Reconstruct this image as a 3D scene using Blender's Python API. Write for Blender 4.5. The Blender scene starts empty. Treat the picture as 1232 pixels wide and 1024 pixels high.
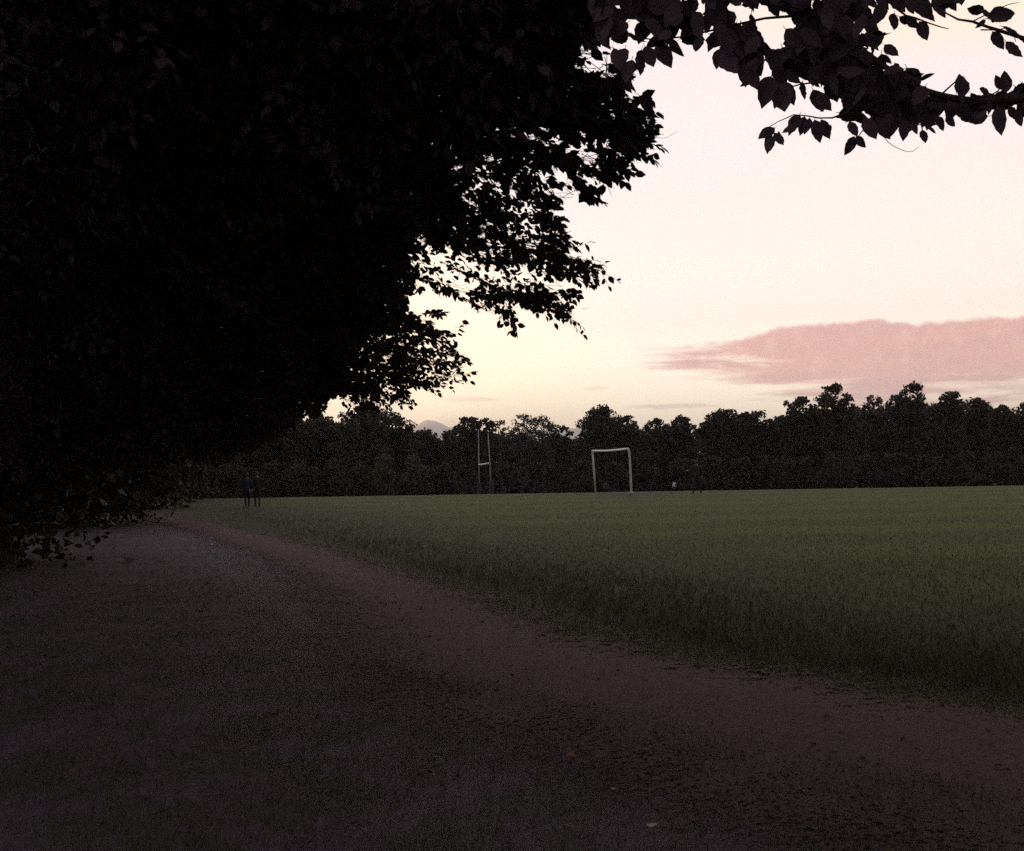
import bpy, math, random
import numpy as np
from mathutils import Matrix, Vector

# ------------------------------------------------------------------ camera
scene = bpy.context.scene
C = scene.collection
F = 1183.0                       # focal length in photo pixels (photo 1232 x 1024)
EYE = Vector((0, 0, 1.6))
PITCH, ROLL = math.radians(2.37), math.radians(-0.92)
RC = Matrix.Rotation(math.pi / 2 + PITCH, 3, 'X') @ Matrix.Rotation(ROLL, 3, 'Z')
cam_data = bpy.data.cameras.new('camera')
cam_data.sensor_fit = 'HORIZONTAL'
cam_data.angle = 2 * math.atan(616 / F)
cam_data.clip_start = 0.05
cam_data.clip_end = 60000
cam = bpy.data.objects.new('camera', cam_data)
cam.matrix_world = Matrix.Translation(EYE) @ RC.to_4x4()
C.objects.link(cam)
scene.camera = cam

# ------------------------------------------------------------------ light
SUN_AZ, SUN_EL = math.radians(-8.0), math.radians(1.6)   # azimuth from +Y towards +X
scene.view_settings.view_transform = 'Standard'
scene.view_settings.look = 'None'
scene.view_settings.exposure = 0.0
scene.view_settings.gamma = 1.0
scene.view_settings.use_curve_mapping = False

world = bpy.data.worlds.new('World')
scene.world = world
world.use_nodes = True
nt = world.node_tree
nt.nodes.clear()


class NB:
    """small node-expression helper"""
    def __init__(self, tree):
        self.t = tree

    def new(self, kind, **kw):
        n = self.t.nodes.new(kind)
        for k, v in kw.items():
            setattr(n, k, v)
        return n

    def put(self, sock, v):
        if isinstance(v, (int, float)):
            sock.default_value = v
        elif isinstance(v, (tuple, list)):
            sock.default_value = tuple(v) if len(v) != 3 or sock.type == 'VECTOR' else (*v, 1.0)
        else:
            self.t.links.new(v, sock)

    def m(self, op, a, b=0.0, c=0.0):
        n = self.new('ShaderNodeMath', operation=op)
        for s, v in zip(n.inputs, (a, b, c)):
            self.put(s, v)
        return n.outputs[0]

    def ss(self, x, lo, hi, a=0.0, b=1.0):
        n = self.new('ShaderNodeMapRange', interpolation_type='SMOOTHSTEP')
        for s, v in zip(n.inputs, (x, lo, hi, a, b)):
            self.put(s, v)
        return n.outputs[0]

    def lin(self, x, lo, hi, a=0.0, b=1.0):
        n = self.new('ShaderNodeMapRange')
        for s, v in zip(n.inputs, (x, lo, hi, a, b)):
            self.put(s, v)
        return n.outputs[0]

    def mix(self, f, a, b):
        n = self.new('ShaderNodeMix', data_type='RGBA')
        self.put(n.inputs[0], f)
        self.put(n.inputs[6], a)
        self.put(n.inputs[7], b)
        return n.outputs[2]

    def noise(self, vec, scale, detail=4.0, rough=0.55, dist=0.0):
        n = self.new('ShaderNodeTexNoise')
        if vec is not None:
            self.t.links.new(vec, n.inputs['Vector'])
        n.inputs['Scale'].default_value = scale
        n.inputs['Detail'].default_value = detail
        n.inputs['Roughness'].default_value = rough
        n.inputs['Distortion'].default_value = dist
        return n.outputs['Fac']

    def xyz(self, a, b, c):
        n = self.new('ShaderNodeCombineXYZ')
        for s, v in zip(n.inputs, (a, b, c)):
            self.put(s, v)
        return n.outputs[0]

    def ramp(self, x, stops):
        n = self.new('ShaderNodeValToRGB')
        e = n.color_ramp.elements
        while len(e) < len(stops):
            e.new(0.5)
        for el, (p, col) in zip(e, stops):
            el.position = p
            el.color = (*col, 1.0)
        self.t.links.new(x, n.inputs[0])
        return n.outputs[0]


def build_sky():
    b = NB(nt)
    tc = b.new('ShaderNodeTexCoord')
    sep = b.new('ShaderNodeSeparateXYZ')
    nt.links.new(tc.outputs['Generated'], sep.inputs[0])
    x, y, z = sep.outputs
    az = b.m('MULTIPLY', b.m('ARCTAN2', x, y), 180 / math.pi)
    el = b.m('MULTIPLY', b.m('ARCSINE', z), 180 / math.pi)
    # physical dusk sky
    sky = b.new('ShaderNodeTexSky', sky_type='NISHITA')
    sky.sun_disc = False
    sky.sun_elevation = SUN_EL
    sky.sun_rotation = SUN_AZ
    sky.air_density = 1.4
    sky.dust_density = 2.0
    # thin high cloud veil catching the last light: warm and bright towards the
    # sunset, mauve-grey overhead and in the east
    cs = b.m('ADD', b.m('MULTIPLY', x, math.sin(SUN_AZ)), b.m('MULTIPLY', y, math.cos(SUN_AZ)))
    west = b.ss(cs, -0.55, 0.85)
    e01 = b.lin(el, 0.0, 90.0)
    # (these are a fraction of the veil's brightness below)
    warm = b.ramp(e01, [(0, (1.485, 1.188, 0.772)), (0.03, (1.304, 1.108, 0.782)), (0.05, (1.046, 0.915, 0.711)), (0.09, (0.715, 0.624, 0.543)), (0.17, (0.579, 0.508, 0.486)), (0.25, (0.523, 0.458, 0.470)), (0.33, (0.476, 0.441, 0.465)), (0.6, (0.336, 0.329, 0.387)), (1, (0.232, 0.232, 0.310))])
    cool = b.ramp(e01, [(0, (0.271, 0.219, 0.271)), (0.12, (0.290, 0.245, 0.316)), (0.4, (0.245, 0.232, 0.323)), (1, (0.232, 0.232, 0.310))])
    veil = b.mix(west, cool, warm)
    # soft unevenness of the veil
    nv = b.m('MULTIPLY_ADD', b.m('MULTIPLY', b.m('SINE', b.m('MULTIPLY_ADD', az, 0.11, 0.7)), b.m('SINE', b.m('MULTIPLY_ADD', az, 0.05, b.m('MULTIPLY', el, 0.33)))), 0.22, 0.5)
    veil = b.mix(b.ss(nv, 0.35, 0.75, 0.0, 0.10), veil, (0.633, 0.536, 0.426))

    ca = b.m('ADD', cs, b.m('MULTIPLY', z, math.sin(SUN_EL)))
    veil = b.mix(b.ss(ca, 0.955, 1.0, 0.0, 0.45), veil, (1.15, 0.86, 0.50))

    # stratocumulus bank low in the north-west
    wob = b.m('MULTIPLY_ADD', b.m('SINE', b.m('MULTIPLY_ADD', az, 0.42, b.m('SINE', b.m('MULTIPLY', az, 0.9)))), 0.16, 0.5)
    wf = b.noise(b.xyz(b.m('MULTIPLY', az, 1.3), b.m('MULTIPLY', el, 1.0), 8.2), 1.0, 3, 0.6)
    top = b.m('ADD', b.m('ADD', 7.25, b.m('MULTIPLY', b.m('SUBTRACT', wob, 0.5), 1.2)),
              b.m('MULTIPLY', b.m('SUBTRACT', wf, 0.5), 0.55))
    top = b.m('ADD', top, b.ss(az, 6.0, 20.0, -0.35, 0.4))
    e_top = b.ss(el, top, b.m('SUBTRACT', top, 0.34))
    streak = b.noise(b.xyz(b.m('MULTIPLY', az, 0.13), b.m('MULTIPLY', el, 1.15), 5.3), 1.0, 4, 0.58, 0.35)
    a_env = b.m('ADD', b.ss(az, 1.5, 20.0, -0.30, 0.40), b.m('MULTIPLY', b.ss(az, 75.0, 105.0), -1.0))
    low = b.ss(el, 5.3, 3.7, 0.0, -0.36)
    d = b.m('ADD', b.m('ADD', b.m('ADD', streak, a_env), low), -0.5)
    d = b.m('MULTIPLY', b.ss(d, -0.10, 0.20), e_top)
    d = b.m('MULTIPLY', d, b.ss(el, 0.0, 1.5))
    ccol = b.ramp(b.lin(el, 2.0, 8.0), [(0.0, (0.664, 0.323, 0.270)), (0.35, (0.590, 0.264, 0.217)), (0.7, (0.522, 0.220, 0.174)), (1.0, (0.488, 0.220, 0.195))])
    ccol = b.mix(b.ss(streak, 0.40, 0.66, 0.0, 0.6), ccol, (0.427, 0.197, 0.199))
    ccol = b.mix(b.ss(wf, 0.48, 0.72, 0.0, 0.35), ccol, (0.640, 0.390, 0.300))
    ccol = b.mix(b.ss(b.noise(b.xyz(b.m('MULTIPLY', az, 0.5), b.m('MULTIPLY', el, 2.2), 2.2), 1.0, 3, 0.6), 0.5, 0.75, 0.0, 0.35), ccol, (0.400, 0.215, 0.220))
    col = b.mix(b.m('MULTIPLY', d, 0.95), veil, ccol)
    # small lens clouds near the horizon
    for (a0, e0, wa, we, s) in ((-2.25, 3.95, 1.6, 0.16, 0.55), (4.95, 4.45, 0.8, 0.13, 0.4), (9.3, 3.3, 2.6, 0.16, 0.7),
                                ):
        q = b.m('ADD', b.m('POWER', b.m('DIVIDE', b.m('SUBTRACT', az, a0), wa), 2.0),
                b.m('POWER', b.m('DIVIDE', b.m('ADD', b.m('SUBTRACT', el, e0), b.m('MULTIPLY', b.m('SUBTRACT', wf, 0.5), 0.35)), we), 2.0))
        col = b.mix(b.ss(q, 1.6, 0.1, 0.0, s), col, (0.645, 0.465, 0.387))
    # warm-lit altostratus higher up
    hi = b.m('MULTIPLY_ADD', b.m('SINE', b.m('MULTIPLY_ADD', az, 0.19, b.m('MULTIPLY', el, 0.15))), 0.12, 0.5)
    he = b.m('ADD', b.m('ADD', el, b.m('MULTIPLY', b.m('SUBTRACT', hi, 0.5), 7.0)), b.m('MULTIPLY', az, 0.06))
    hf = b.m('MULTIPLY', b.ss(he, 22.3, 24.6), b.ss(az, 2.0, 22.0))
    hf = b.m('MULTIPLY', hf, b.ss(el, 50.0, 30.0))
    col = b.mix(b.m('MULTIPLY', hf, 0.6), col, (0.626, 0.484, 0.336))

    bg1 = b.new('ShaderNodeBackground')
    nt.links.new(sky.outputs[0], bg1.inputs[0])
    bg1.inputs[1].default_value = 0.05
    bg2 = b.new('ShaderNodeBackground')
    nt.links.new(col, bg2.inputs[0])
    bg2.inputs[1].default_value = 2.2
    mx = b.new('ShaderNodeMixShader')
    mx.inputs[0].default_value = 0.92          # the veil covers most of the clear sky
    nt.links.new(bg1.outputs[0], mx.inputs[1])
    nt.links.new(bg2.outputs[0], mx.inputs[2])
    out = b.new('ShaderNodeOutputWorld')
    nt.links.new(mx.outputs[0], out.inputs[0])


build_sky()
world.cycles.sampling_method = 'MANUAL'
world.cycles.sample_map_resolution = 1024

sun_data = bpy.data.lights.new('sun', 'SUN')
sun_data.energy = 0.5
sun_data.angle = math.radians(0.5)
sun_data.color = (1.0, 0.62, 0.35)
sun = bpy.data.objects.new('sun', sun_data)
sd = Vector((math.sin(SUN_AZ) * math.cos(SUN_EL), math.cos(SUN_AZ) * math.cos(SUN_EL), math.sin(SUN_EL)))
sun.rotation_euler = sd.to_track_quat('Z', 'Y').to_euler()
sun.location = (0, 0, 60)
C.objects.link(sun)

scene.cycles.max_bounces = 4
scene.cycles.diffuse_bounces = 2
scene.cycles.adaptive_threshold = 0.02
scene.cycles.transparent_max_bounces = 8
scene.cycles.volume_bounces = 0
scene.cycles.sample_clamp_indirect = 1.0
scene.cycles.use_denoising = False       # the render's own fine grain stands for the film's

rng = np.random.default_rng(11)
random.seed(5)


# ------------------------------------------------------------------ helpers
def ray(px, py):
    v = RC @ Vector(((px - 616) / F, -(py - 512) / F, -1.0))
    return v


def at(px, py, depth):
    """point seen at photo pixel (px,py) whose forward (+Y) distance is depth"""
    v = ray(px, py)
    return EYE + v * (depth / v.y)


RCn = np.array(RC)
EYEn = np.array(EYE)


def at_n(px, py, depth):
    l = np.stack([(px - 616) / F, -(py - 512) / F, -np.ones_like(px)], 1)
    v = l @ RCn.T
    return EYEn + v * (depth / v[:, 1])[:, None]


def proj_n(P):
    l = (P - EYEn) @ RCn
    zz = np.where(l[:, 2] < -0.05, -l[:, 2], np.nan)
    return 616 + F * l[:, 0] / zz, 512 - F * l[:, 1] / zz


def ground_z(x, y):
    t = np.maximum(np.asarray(y, float) - 54.0, 0.0)
    s = 0.033
    k = 8.0
    z = np.where(t < k, -s * t * t / (2 * k), -s * (t - k / 2))
    return np.maximum(z, -3.4)


def gz(x, y):
    return float(ground_z(x, y))


def ground_hit(px, py):
    """where the line of sight through a photo pixel meets the ground"""
    v = ray(px, py)
    lo = 1.0
    for i in range(4000):
        p = EYE + v * (lo / v.y)
        if p.z <= gz(p.x, p.y):
            return p
        lo += 0.05
    return p


def mesh_np(name, V, quads=None, tris=None, smooth=False):
    me = bpy.data.meshes.new(name)
    nq = 0 if quads is None else len(quads)
    ntr = 0 if tris is None else len(tris)
    me.vertices.add(len(V))
    me.vertices.foreach_set('co', np.ascontiguousarray(V, np.float32).ravel())
    loops = []
    if nq:
        loops.append(np.asarray(quads, np.int32).ravel())
    if ntr:
        loops.append(np.asarray(tris, np.int32).ravel())
    loops = np.concatenate(loops)
    me.loops.add(len(loops))
    me.loops.foreach_set('vertex_index', loops)
    starts = np.concatenate([np.arange(nq) * 4, nq * 4 + np.arange(ntr) * 3]).astype(np.int32)
    me.polygons.add(nq + ntr)
    me.polygons.foreach_set('loop_start', starts)
    if smooth:
        me.polygons.foreach_set('use_smooth', np.ones(nq + ntr, bool))
    me.update(calc_edges=True)
    return me


def link(name, me, mat=None, parent=None):
    o = bpy.data.objects.new(name, me)
    C.objects.link(o)
    if mat is not None:
        me.materials.append(mat)
    if parent is not None:
        o.parent = parent
    return o


def empty(name, loc, label, cat, group=None):
    o = bpy.data.objects.new(name, None)
    o.empty_display_size = 0.2
    o.location = loc
    C.objects.link(o)
    tag(o, label, cat, group)
    return o


def tag(o, label, cat, group=None, kind=None):
    if label:
        o['label'] = label
    if cat:
        o['category'] = cat
    if group:
        o['group'] = group
    if kind:
        o['kind'] = kind
    return o


def tube_np(pts, radii, sides=6, cap=True):
    P = np.asarray([tuple(p) for p in pts], float)
    R = np.asarray(radii, float)
    T = np.gradient(P, axis=0)
    T /= np.linalg.norm(T, axis=1)[:, None] + 1e-12
    ref = np.array([0, 0, 1.0]) if abs(T[0][2]) < 0.9 else np.array([1.0, 0, 0])
    V = []
    a = np.linspace(0, 2 * math.pi, sides, endpoint=False)
    for p, r, t in zip(P, R, T):
        u = np.cross(t, ref)
        u /= np.linalg.norm(u) + 1e-12
        w = np.cross(t, u)
        V.append(p + r * (np.cos(a)[:, None] * u + np.sin(a)[:, None] * w))
        ref = -np.cross(t, u) if False else ref
    V = np.concatenate(V)
    Q = []
    for i in range(len(P) - 1):
        for k in range(sides):
            k2 = (k + 1) % sides
            Q.append((i * sides + k, i * sides + k2, (i + 1) * sides + k2, (i + 1) * sides + k))
    T3 = []
    if cap:
        n = len(P)
        for base, o in ((0, 0), ((n - 1) * sides, 1)):
            for k in range(1, sides - 1):
                T3.append((base, base + k + (0 if o else 1), base + k + (1 if o else 0)))
    return V, np.array(Q), np.array(T3).reshape(-1, 3)


class Geo:
    def __init__(self):
        self.V, self.Q, self.T, self.n = [], [], [], 0

    def add(self, V, Q=None, T=None):
        if Q is not None and len(Q):
            self.Q.append(np.asarray(Q) + self.n)
        if T is not None and len(T):
            self.T.append(np.asarray(T) + self.n)
        self.V.append(np.asarray(V, float))
        self.n += len(V)

    def tube(self, pts, radii, sides=6):
        self.add(*tube_np(pts, radii, sides))

    def build(self, name, mat, parent=None, origin=None, smooth=False):
        V = np.concatenate(self.V)
        if origin is not None:
            V = V - np.array(origin)
        q = np.concatenate(self.Q) if self.Q else None
        t = np.concatenate(self.T) if self.T else None
        o = link(name, mesh_np(name, V, q, t, smooth), mat, parent)
        return o


def curve_pts(ctrl, n):
    """Catmull-Rom through the control points"""
    c = [np.array(tuple(p), float) for p in ctrl]
    c = [2 * c[0] - c[1]] + c + [2 * c[-1] - c[-2]]
    out = []
    segs = len(c) - 3
    for i in range(n):
        t = i / (n - 1) * segs
        k = min(int(t), segs - 1)
        t -= k
        p0, p1, p2, p3 = c[k:k + 4]
        out.append(0.5 * ((2 * p1) + (p2 - p0) * t + (2 * p0 - 5 * p1 + 4 * p2 - p3) * t * t
                          + (3 * p1 - p0 - 3 * p2 + p3) * t ** 3))
    return np.array(out)


def in_poly(px, py, poly):
    ins = np.zeros(len(px), bool)
    n = len(poly)
    for i in range(n):
        x1, y1 = poly[i]
        x2, y2 = poly[(i + 1) % n]
        c = (y1 > py) != (y2 > py)
        with np.errstate(divide='ignore', invalid='ignore'):
            xi = (x2 - x1) * (py - y1) / (y2 - y1 + 1e-12) + x1
        ins ^= c & (px < xi)
    return ins


# ------------------------------------------------------------------ materials
def mat_principled(name, col, rough=0.8, spec=0.3):
    m = bpy.data.materials.new(name)
    m.use_nodes = True
    p = m.node_tree.nodes['Principled BSDF']
    p.inputs['Base Color'].default_value = (*col, 1)
    p.inputs['Roughness'].default_value = rough
    p.inputs['Specular IOR Level'].default_value = spec
    return m


def mat_noise(name, c1, c2, scale, rough=0.85, spec=0.25, bump=0.0, c3=None, scale2=None, lo=0.35, hi=0.65):
    m = mat_principled(name, c1, rough, spec)
    t = m.node_tree
    b = NB(t)
    p = t.nodes['Principled BSDF']
    tc = b.new('ShaderNodeTexCoord')
    n = b.noise(tc.outputs['Object'], scale, 6, 0.6)
    col = b.mix(b.ss(n, lo, hi), c1, c2)
    if c3 is not None:
        n2 = b.noise(tc.outputs['Object'], scale2, 5, 0.6)
        col = b.mix(b.ss(n2, 0.45, 0.7), col, c3)
    t.links.new(col, p.inputs['Base Color'])
    if bump:
        bp = b.new('ShaderNodeBump')
        bp.inputs['Strength'].default_value = bump
        bp.inputs['Distance'].default_value = 0.02
        t.links.new(n, bp.inputs['Height'])
        t.links.new(bp.outputs[0], p.inputs['Normal'])
    return m


def mat_leaf(name, c1, c2, scale=0.8, trans=0.12, spec=0.25, rough=0.55):
    m = bpy.data.materials.new(name)
    m.use_nodes = True
    t = m.node_tree
    b = NB(t)
    p = t.nodes['Principled BSDF']
    tc = b.new('ShaderNodeTexCoord')
    n = b.noise(tc.outputs['Object'], scale, 4, 0.6)
    n2 = b.noise(tc.outputs['Object'], scale * 7, 2, 0.5)
    f = b.ss(b.m('ADD', b.m('MULTIPLY', n, 0.6), b.m('MULTIPLY', n2, 0.4)), 0.35, 0.65)
    col = b.mix(f, c1, c2)
    t.links.new(col, p.inputs['Base Color'])
    p.inputs['Roughness'].default_value = rough
    p.inputs['Specular IOR Level'].default_value = spec
    tr = b.new('ShaderNodeBsdfTranslucent')
    t.links.new(b.mix(0.5, col, (0.05, 0.06, 0.006)), tr.inputs[0])
    mx = b.new('ShaderNodeMixShader')
    mx.inputs[0].default_value = trans
    t.links.new(p.outputs[0], mx.inputs[1])
    t.links.new(tr.outputs[0], mx.inputs[2])
    t.links.new(mx.outputs[0], t.nodes['Material Output'].inputs[0])
    return m


M_leaf = mat_leaf('copper_beech_leaf', (0.078, 0.052, 0.056), (0.098, 0.070, 0.074), 1.2, 0.02, 0.08, 0.8)
M_leaf2 = mat_leaf('wood_leaf', (0.028, 0.026, 0.016), (0.038, 0.032, 0.020), 0.5, 0.10, 0.15, 0.7)
M_leaf3 = mat_leaf('wood_leaf_warm', (0.034, 0.032, 0.018), (0.045, 0.039, 0.021), 0.5, 0.12, 0.15, 0.7)
M_shrub = mat_leaf('shrub_leaf', (0.045, 0.056, 0.030), (0.060, 0.068, 0.036), 0.6, 0.10, 0.15, 0.7)
M_bark = mat_noise('bark', (0.032, 0.027, 0.025), (0.055, 0.047, 0.042), 9.0, 0.9, 0.2, 0.6)
M_twig = mat_noise('twig_bark', (0.055, 0.038, 0.030), (0.085, 0.060, 0.045), 20.0, 0.85, 0.2, 0.2)
M_grass = mat_leaf('grass_blade', (0.040, 0.047, 0.017), (0.058, 0.058, 0.021), 1.5, 0.15, 0.2, 0.6)
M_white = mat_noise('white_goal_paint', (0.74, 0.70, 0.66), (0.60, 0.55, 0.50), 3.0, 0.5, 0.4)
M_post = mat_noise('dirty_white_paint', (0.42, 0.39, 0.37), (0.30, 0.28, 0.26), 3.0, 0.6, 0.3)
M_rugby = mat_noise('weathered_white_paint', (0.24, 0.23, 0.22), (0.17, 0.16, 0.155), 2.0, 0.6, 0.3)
M_pad = mat_principled('dark_pad', (0.018, 0.016, 0.018), 0.8)


def make_ground_mat():
    m = mat_principled('park_ground', (0.06, 0.08, 0.03), 0.9, 0.1)
    t = m.node_tree
    b = NB(t)
    p = t.nodes['Principled BSDF']
    tc = b.new('ShaderNodeTexCoord')
    co = tc.outputs['Object']
    sep = b.new('ShaderNodeSeparateXYZ')
    t.links.new(co, sep.inputs[0])
    x, y, z = sep.outputs
    fine = b.noise(co, 9.0, 6, 0.7)
    mid = b.noise(co, 0.9, 5, 0.6)
    big = b.noise(co, 0.12, 4, 0.55)
    # mown turf with faint mowing bands across the pitch
    grass = b.mix(b.ss(fine, 0.3, 0.7), (0.034, 0.049, 0.011), (0.058, 0.066, 0.016))
    grass = b.mix(b.ss(mid, 0.4, 0.75, 0.0, 0.5), grass, (0.069, 0.066, 0.018))
    yy = b.m('ADD', y, b.m('ADD', b.m('MULTIPLY', x, -0.06), b.m('MULTIPLY', big, 1.5)))
    band = b.m('SINE', b.m('MULTIPLY', yy, 2 * math.pi / 5.5))
    grass = b.mix(b.ss(band, -0.2, 0.95, 0.0, 0.75), grass, (0.069, 0.076, 0.016))
    grass = b.mix(b.ss(big, 0.4, 0.7, 0.0, 0.3), grass, (0.044, 0.053, 0.016))
    # thin, worn grass and leaf mould under the trees (left of a line along the track)
    # signed distance from the track's field-side edge, positive on the tree side
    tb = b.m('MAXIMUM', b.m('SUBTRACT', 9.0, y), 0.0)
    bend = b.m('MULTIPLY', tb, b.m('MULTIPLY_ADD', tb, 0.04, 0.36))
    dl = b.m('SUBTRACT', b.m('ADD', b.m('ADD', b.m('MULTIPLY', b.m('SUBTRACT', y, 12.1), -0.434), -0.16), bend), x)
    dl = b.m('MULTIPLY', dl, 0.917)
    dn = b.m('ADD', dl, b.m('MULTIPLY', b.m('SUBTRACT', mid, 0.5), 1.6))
    mould = b.mix(b.ss(fine, 0.35, 0.65), (0.080, 0.056, 0.072), (0.106, 0.076, 0.096))
    mg = b.mix(b.ss(b.noise(co, 1.6, 5, 0.65), 0.42, 0.60, 0.0, 0.8), mould, (0.054, 0.058, 0.045))
    col = b.mix(b.ss(dn, 0.6, 2.2), grass, mg)
    # long grass along the track, its colour darkened for the canopy's shade
    shade_strip = b.m('MULTIPLY', b.ss(dn, -8.0, -1.5), b.ss(dn, 1.8, 0.8))
    col = b.mix(b.m('MULTIPLY', shade_strip, 0.85), col, (0.038, 0.038, 0.024))
    # worn goal mouth
    gx = b.m('DIVIDE', b.m('SUBTRACT', x, 6.1), 2.3)
    gy = b.m('DIVIDE', b.m('SUBTRACT', y, 51.5), 3.6)
    g2 = b.m('ADD', b.m('ADD', b.m('MULTIPLY', gx, gx), b.m('MULTIPLY', gy, gy)), b.m('MULTIPLY', b.m('SUBTRACT', mid, 0.5), 1.2))
    col = b.mix(b.ss(g2, 1.2, 0.4, 0.0, 0.85), col, (0.055, 0.045, 0.040))
    t.links.new(col, p.inputs['Base Color'])
    bp = b.new('ShaderNodeBump')
    bp.inputs['Strength'].default_value = 0.6
    bp.inputs['Distance'].default_value = 0.04
    t.links.new(b.m('ADD', fine, b.m('MULTIPLY', mid, 0.8)), bp.inputs['Height'])
    t.links.new(bp.outputs[0], p.inputs['Normal'])
    return m


def make_path_mat():
    m = bpy.data.materials.new('trodden_earth')
    m.use_nodes = True
    t = m.node_tree
    b = NB(t)
    p = t.nodes['Principled BSDF']
    p.inputs['Roughness'].default_value = 0.9
    p.inputs['Specular IOR Level'].default_value = 0.15
    tc = b.new('ShaderNodeTexCoord')
    co = tc.outputs['Object']
    uv = b.new('ShaderNodeUVMap')
    sep = b.new('ShaderNodeSeparateXYZ')
    t.links.new(uv.outputs[0], sep.inputs[0])
    u = sep.outputs[0]                     # 0 at field edge, 1 at tree edge
    fine = b.noise(co, 14.0, 6, 0.7)
    mid = b.noise(co, 1.3, 5, 0.65)
    col = b.mix(b.ss(fine, 0.3, 0.7), (0.062, 0.036, 0.036), (0.090, 0.052, 0.052))
    col = b.mix(b.ss(mid, 0.4, 0.7, 0.0, 0.5), col, (0.060, 0.036, 0.035))
    vo = b.new('ShaderNodeTexVoronoi')
    t.links.new(co, vo.inputs['Vector'])
    vo.inputs['Scale'].default_value = 22.0
    col = b.mix(b.ss(vo.outputs['Distance'], 0.16, 0.10, 0.0, 0.5), col, (0.15, 0.11, 0.105))
    t.links.new(col, p.inputs['Base Color'])
    bp = b.new('ShaderNodeBump')
    bp.inputs['Strength'].default_value = 0.7
    bp.inputs['Distance'].default_value = 0.03
    t.links.new(b.m('ADD', fine, mid), bp.inputs['Height'])
    t.links.new(bp.outputs[0], p.inputs['Normal'])
    # the bare earth breaks up into the grass along both edges
    nz = b.m('ADD', b.m('MULTIPLY', b.m('SUBTRACT', mid, 0.5), 0.5), b.m('MULTIPLY', b.m('SUBTRACT', fine, 0.5), 0.55))
    a1 = b.ss(b.m('ADD', u, nz), 0.02, 0.30)
    a2 = b.ss(b.m('ADD', u, nz), 1.05, 0.30)
    scat = b.noise(co, 38.0, 3, 0.7)
    alpha = b.m('GREATER_THAN', b.m('ADD', b.m('MULTIPLY', a1, a2), b.m('MULTIPLY', b.m('SUBTRACT', scat, 0.5), 2.6)), 0.5)
    t.links.new(alpha, p.inputs['Alpha'])
    return m


# ------------------------------------------------------------------ ground, path, hills
def build_ground():
    def axis(a):
        return np.array(sorted(set(a)))
    xs = axis([float(v) for v in np.linspace(-40, 40, 161)] + [s * v for s in (-1, 1) for v in
              (44, 50, 58, 68, 80, 100, 130, 170, 230, 320, 500, 900, 1700, 3500, 7000, 13000, 17500)])
    ys = axis([float(v) for v in np.linspace(-12, 70, 165)] + [-17500, -6000, -2500, -1000, -400, -150, -70, -40, -25, -18]
              + [72, 75, 79, 84, 90, 100, 110, 120, 130, 140, 150, 158, 165, 180, 220, 300, 500, 900, 1700, 3500, 7000, 13000, 17500])
    X, Y = np.meshgrid(xs, ys)
    Z = ground_z(X, Y)
    near = np.exp(-((X / 40) ** 2 + ((Y - 15) / 35) ** 2))
    Z = Z + near * 0.018 * (np.sin(X * 1.3 + 0.7 * np.sin(Y * 0.9)) + np.sin(Y * 1.1 + 1.2 * np.sin(X * 0.6)))
    V = np.stack([X.ravel(), Y.ravel(), Z.ravel()], 1)
    nx = len(xs)
    i = np.arange(len(ys) - 1)[:, None] * nx + np.arange(nx - 1)[None, :]
    i = i.ravel()
    Q = np.stack([i, i + 1, i + nx + 1, i + nx], 1)
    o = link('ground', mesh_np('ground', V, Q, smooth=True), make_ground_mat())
    tag(o, 'mown green playing field with thin worn grass under the trees', 'ground', kind='structure')
    return o


def und(x, y):
    near = np.exp(-((x / 40) ** 2 + ((y - 15) / 35) ** 2))
    return near * 0.018 * (np.sin(x * 1.3 + 0.7 * np.sin(y * 0.9)) + np.sin(y * 1.1 + 1.2 * np.sin(x * 0.6)))


def edge_x(y):
    """field-side edge of the track"""
    t = np.maximum(9.0 - np.asarray(y, float), 0.0)
    return (np.asarray(y, float) - 12.1) * -0.434 - 0.16 + 0.36 * t + 0.04 * t * t


PATH_R = [(-22, 56), (-14.5, 41), (-10.0, 32), (-6.6, 25.6), (-3.1, 18.6)] + [(float(edge_x(y)), y) for y in (12.1, 9.0, 7.4, 6.0, 4.5, 3.0, 1.0)]


def build_path():
    c = curve_pts([(x, y, 0) for x, y in PATH_R], 160)
    T = np.gradient(c, axis=0)
    T /= np.linalg.norm(T, axis=1)[:, None]
    N = np.stack([T[:, 1], -T[:, 0], 0 * T[:, 0]], 1)      # to the left when walking away? fixed below
    if N[80][0] > 0:
        N = -N
    W = np.interp(c[:, 1], [6.0, 12.0, 20.0], [5.2, 3.3, 2.6])[:, None]
    cols = 12
    V, UV = [], []
    for k in range(cols + 1):
        u = k / cols
        P = c + N * (u * W - 0.25)
        z = ground_z(P[:, 0], P[:, 1]) + und(P[:, 0], P[:, 1]) + 0.012
        V.append(np.stack([P[:, 0], P[:, 1], z], 1))
    V = np.stack(V, 1).reshape(-1, 3)
    n = cols + 1
    Q = [(i * n + k, i * n + k + 1, (i + 1) * n + k + 1, (i + 1) * n + k) for i in range(len(c) - 1) for k in range(cols)]
    Q = np.array(Q)[:, ::-1]
    me = mesh_np('path', V, Q, smooth=True)
    uvl = me.uv_layers.new(name='UVMap')
    vi = np.zeros(len(me.loops), np.int32)
    me.loops.foreach_get('vertex_index', vi)
    uv = np.stack([(vi % n) / cols, (vi // n) / len(c)], 1)
    uvl.data.foreach_set('uv', uv.astype(np.float32).ravel())
    o = link('path', me, make_path_mat())
    tag(o, 'bare brown earth track running along under the trees', 'path', kind='structure')


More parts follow.
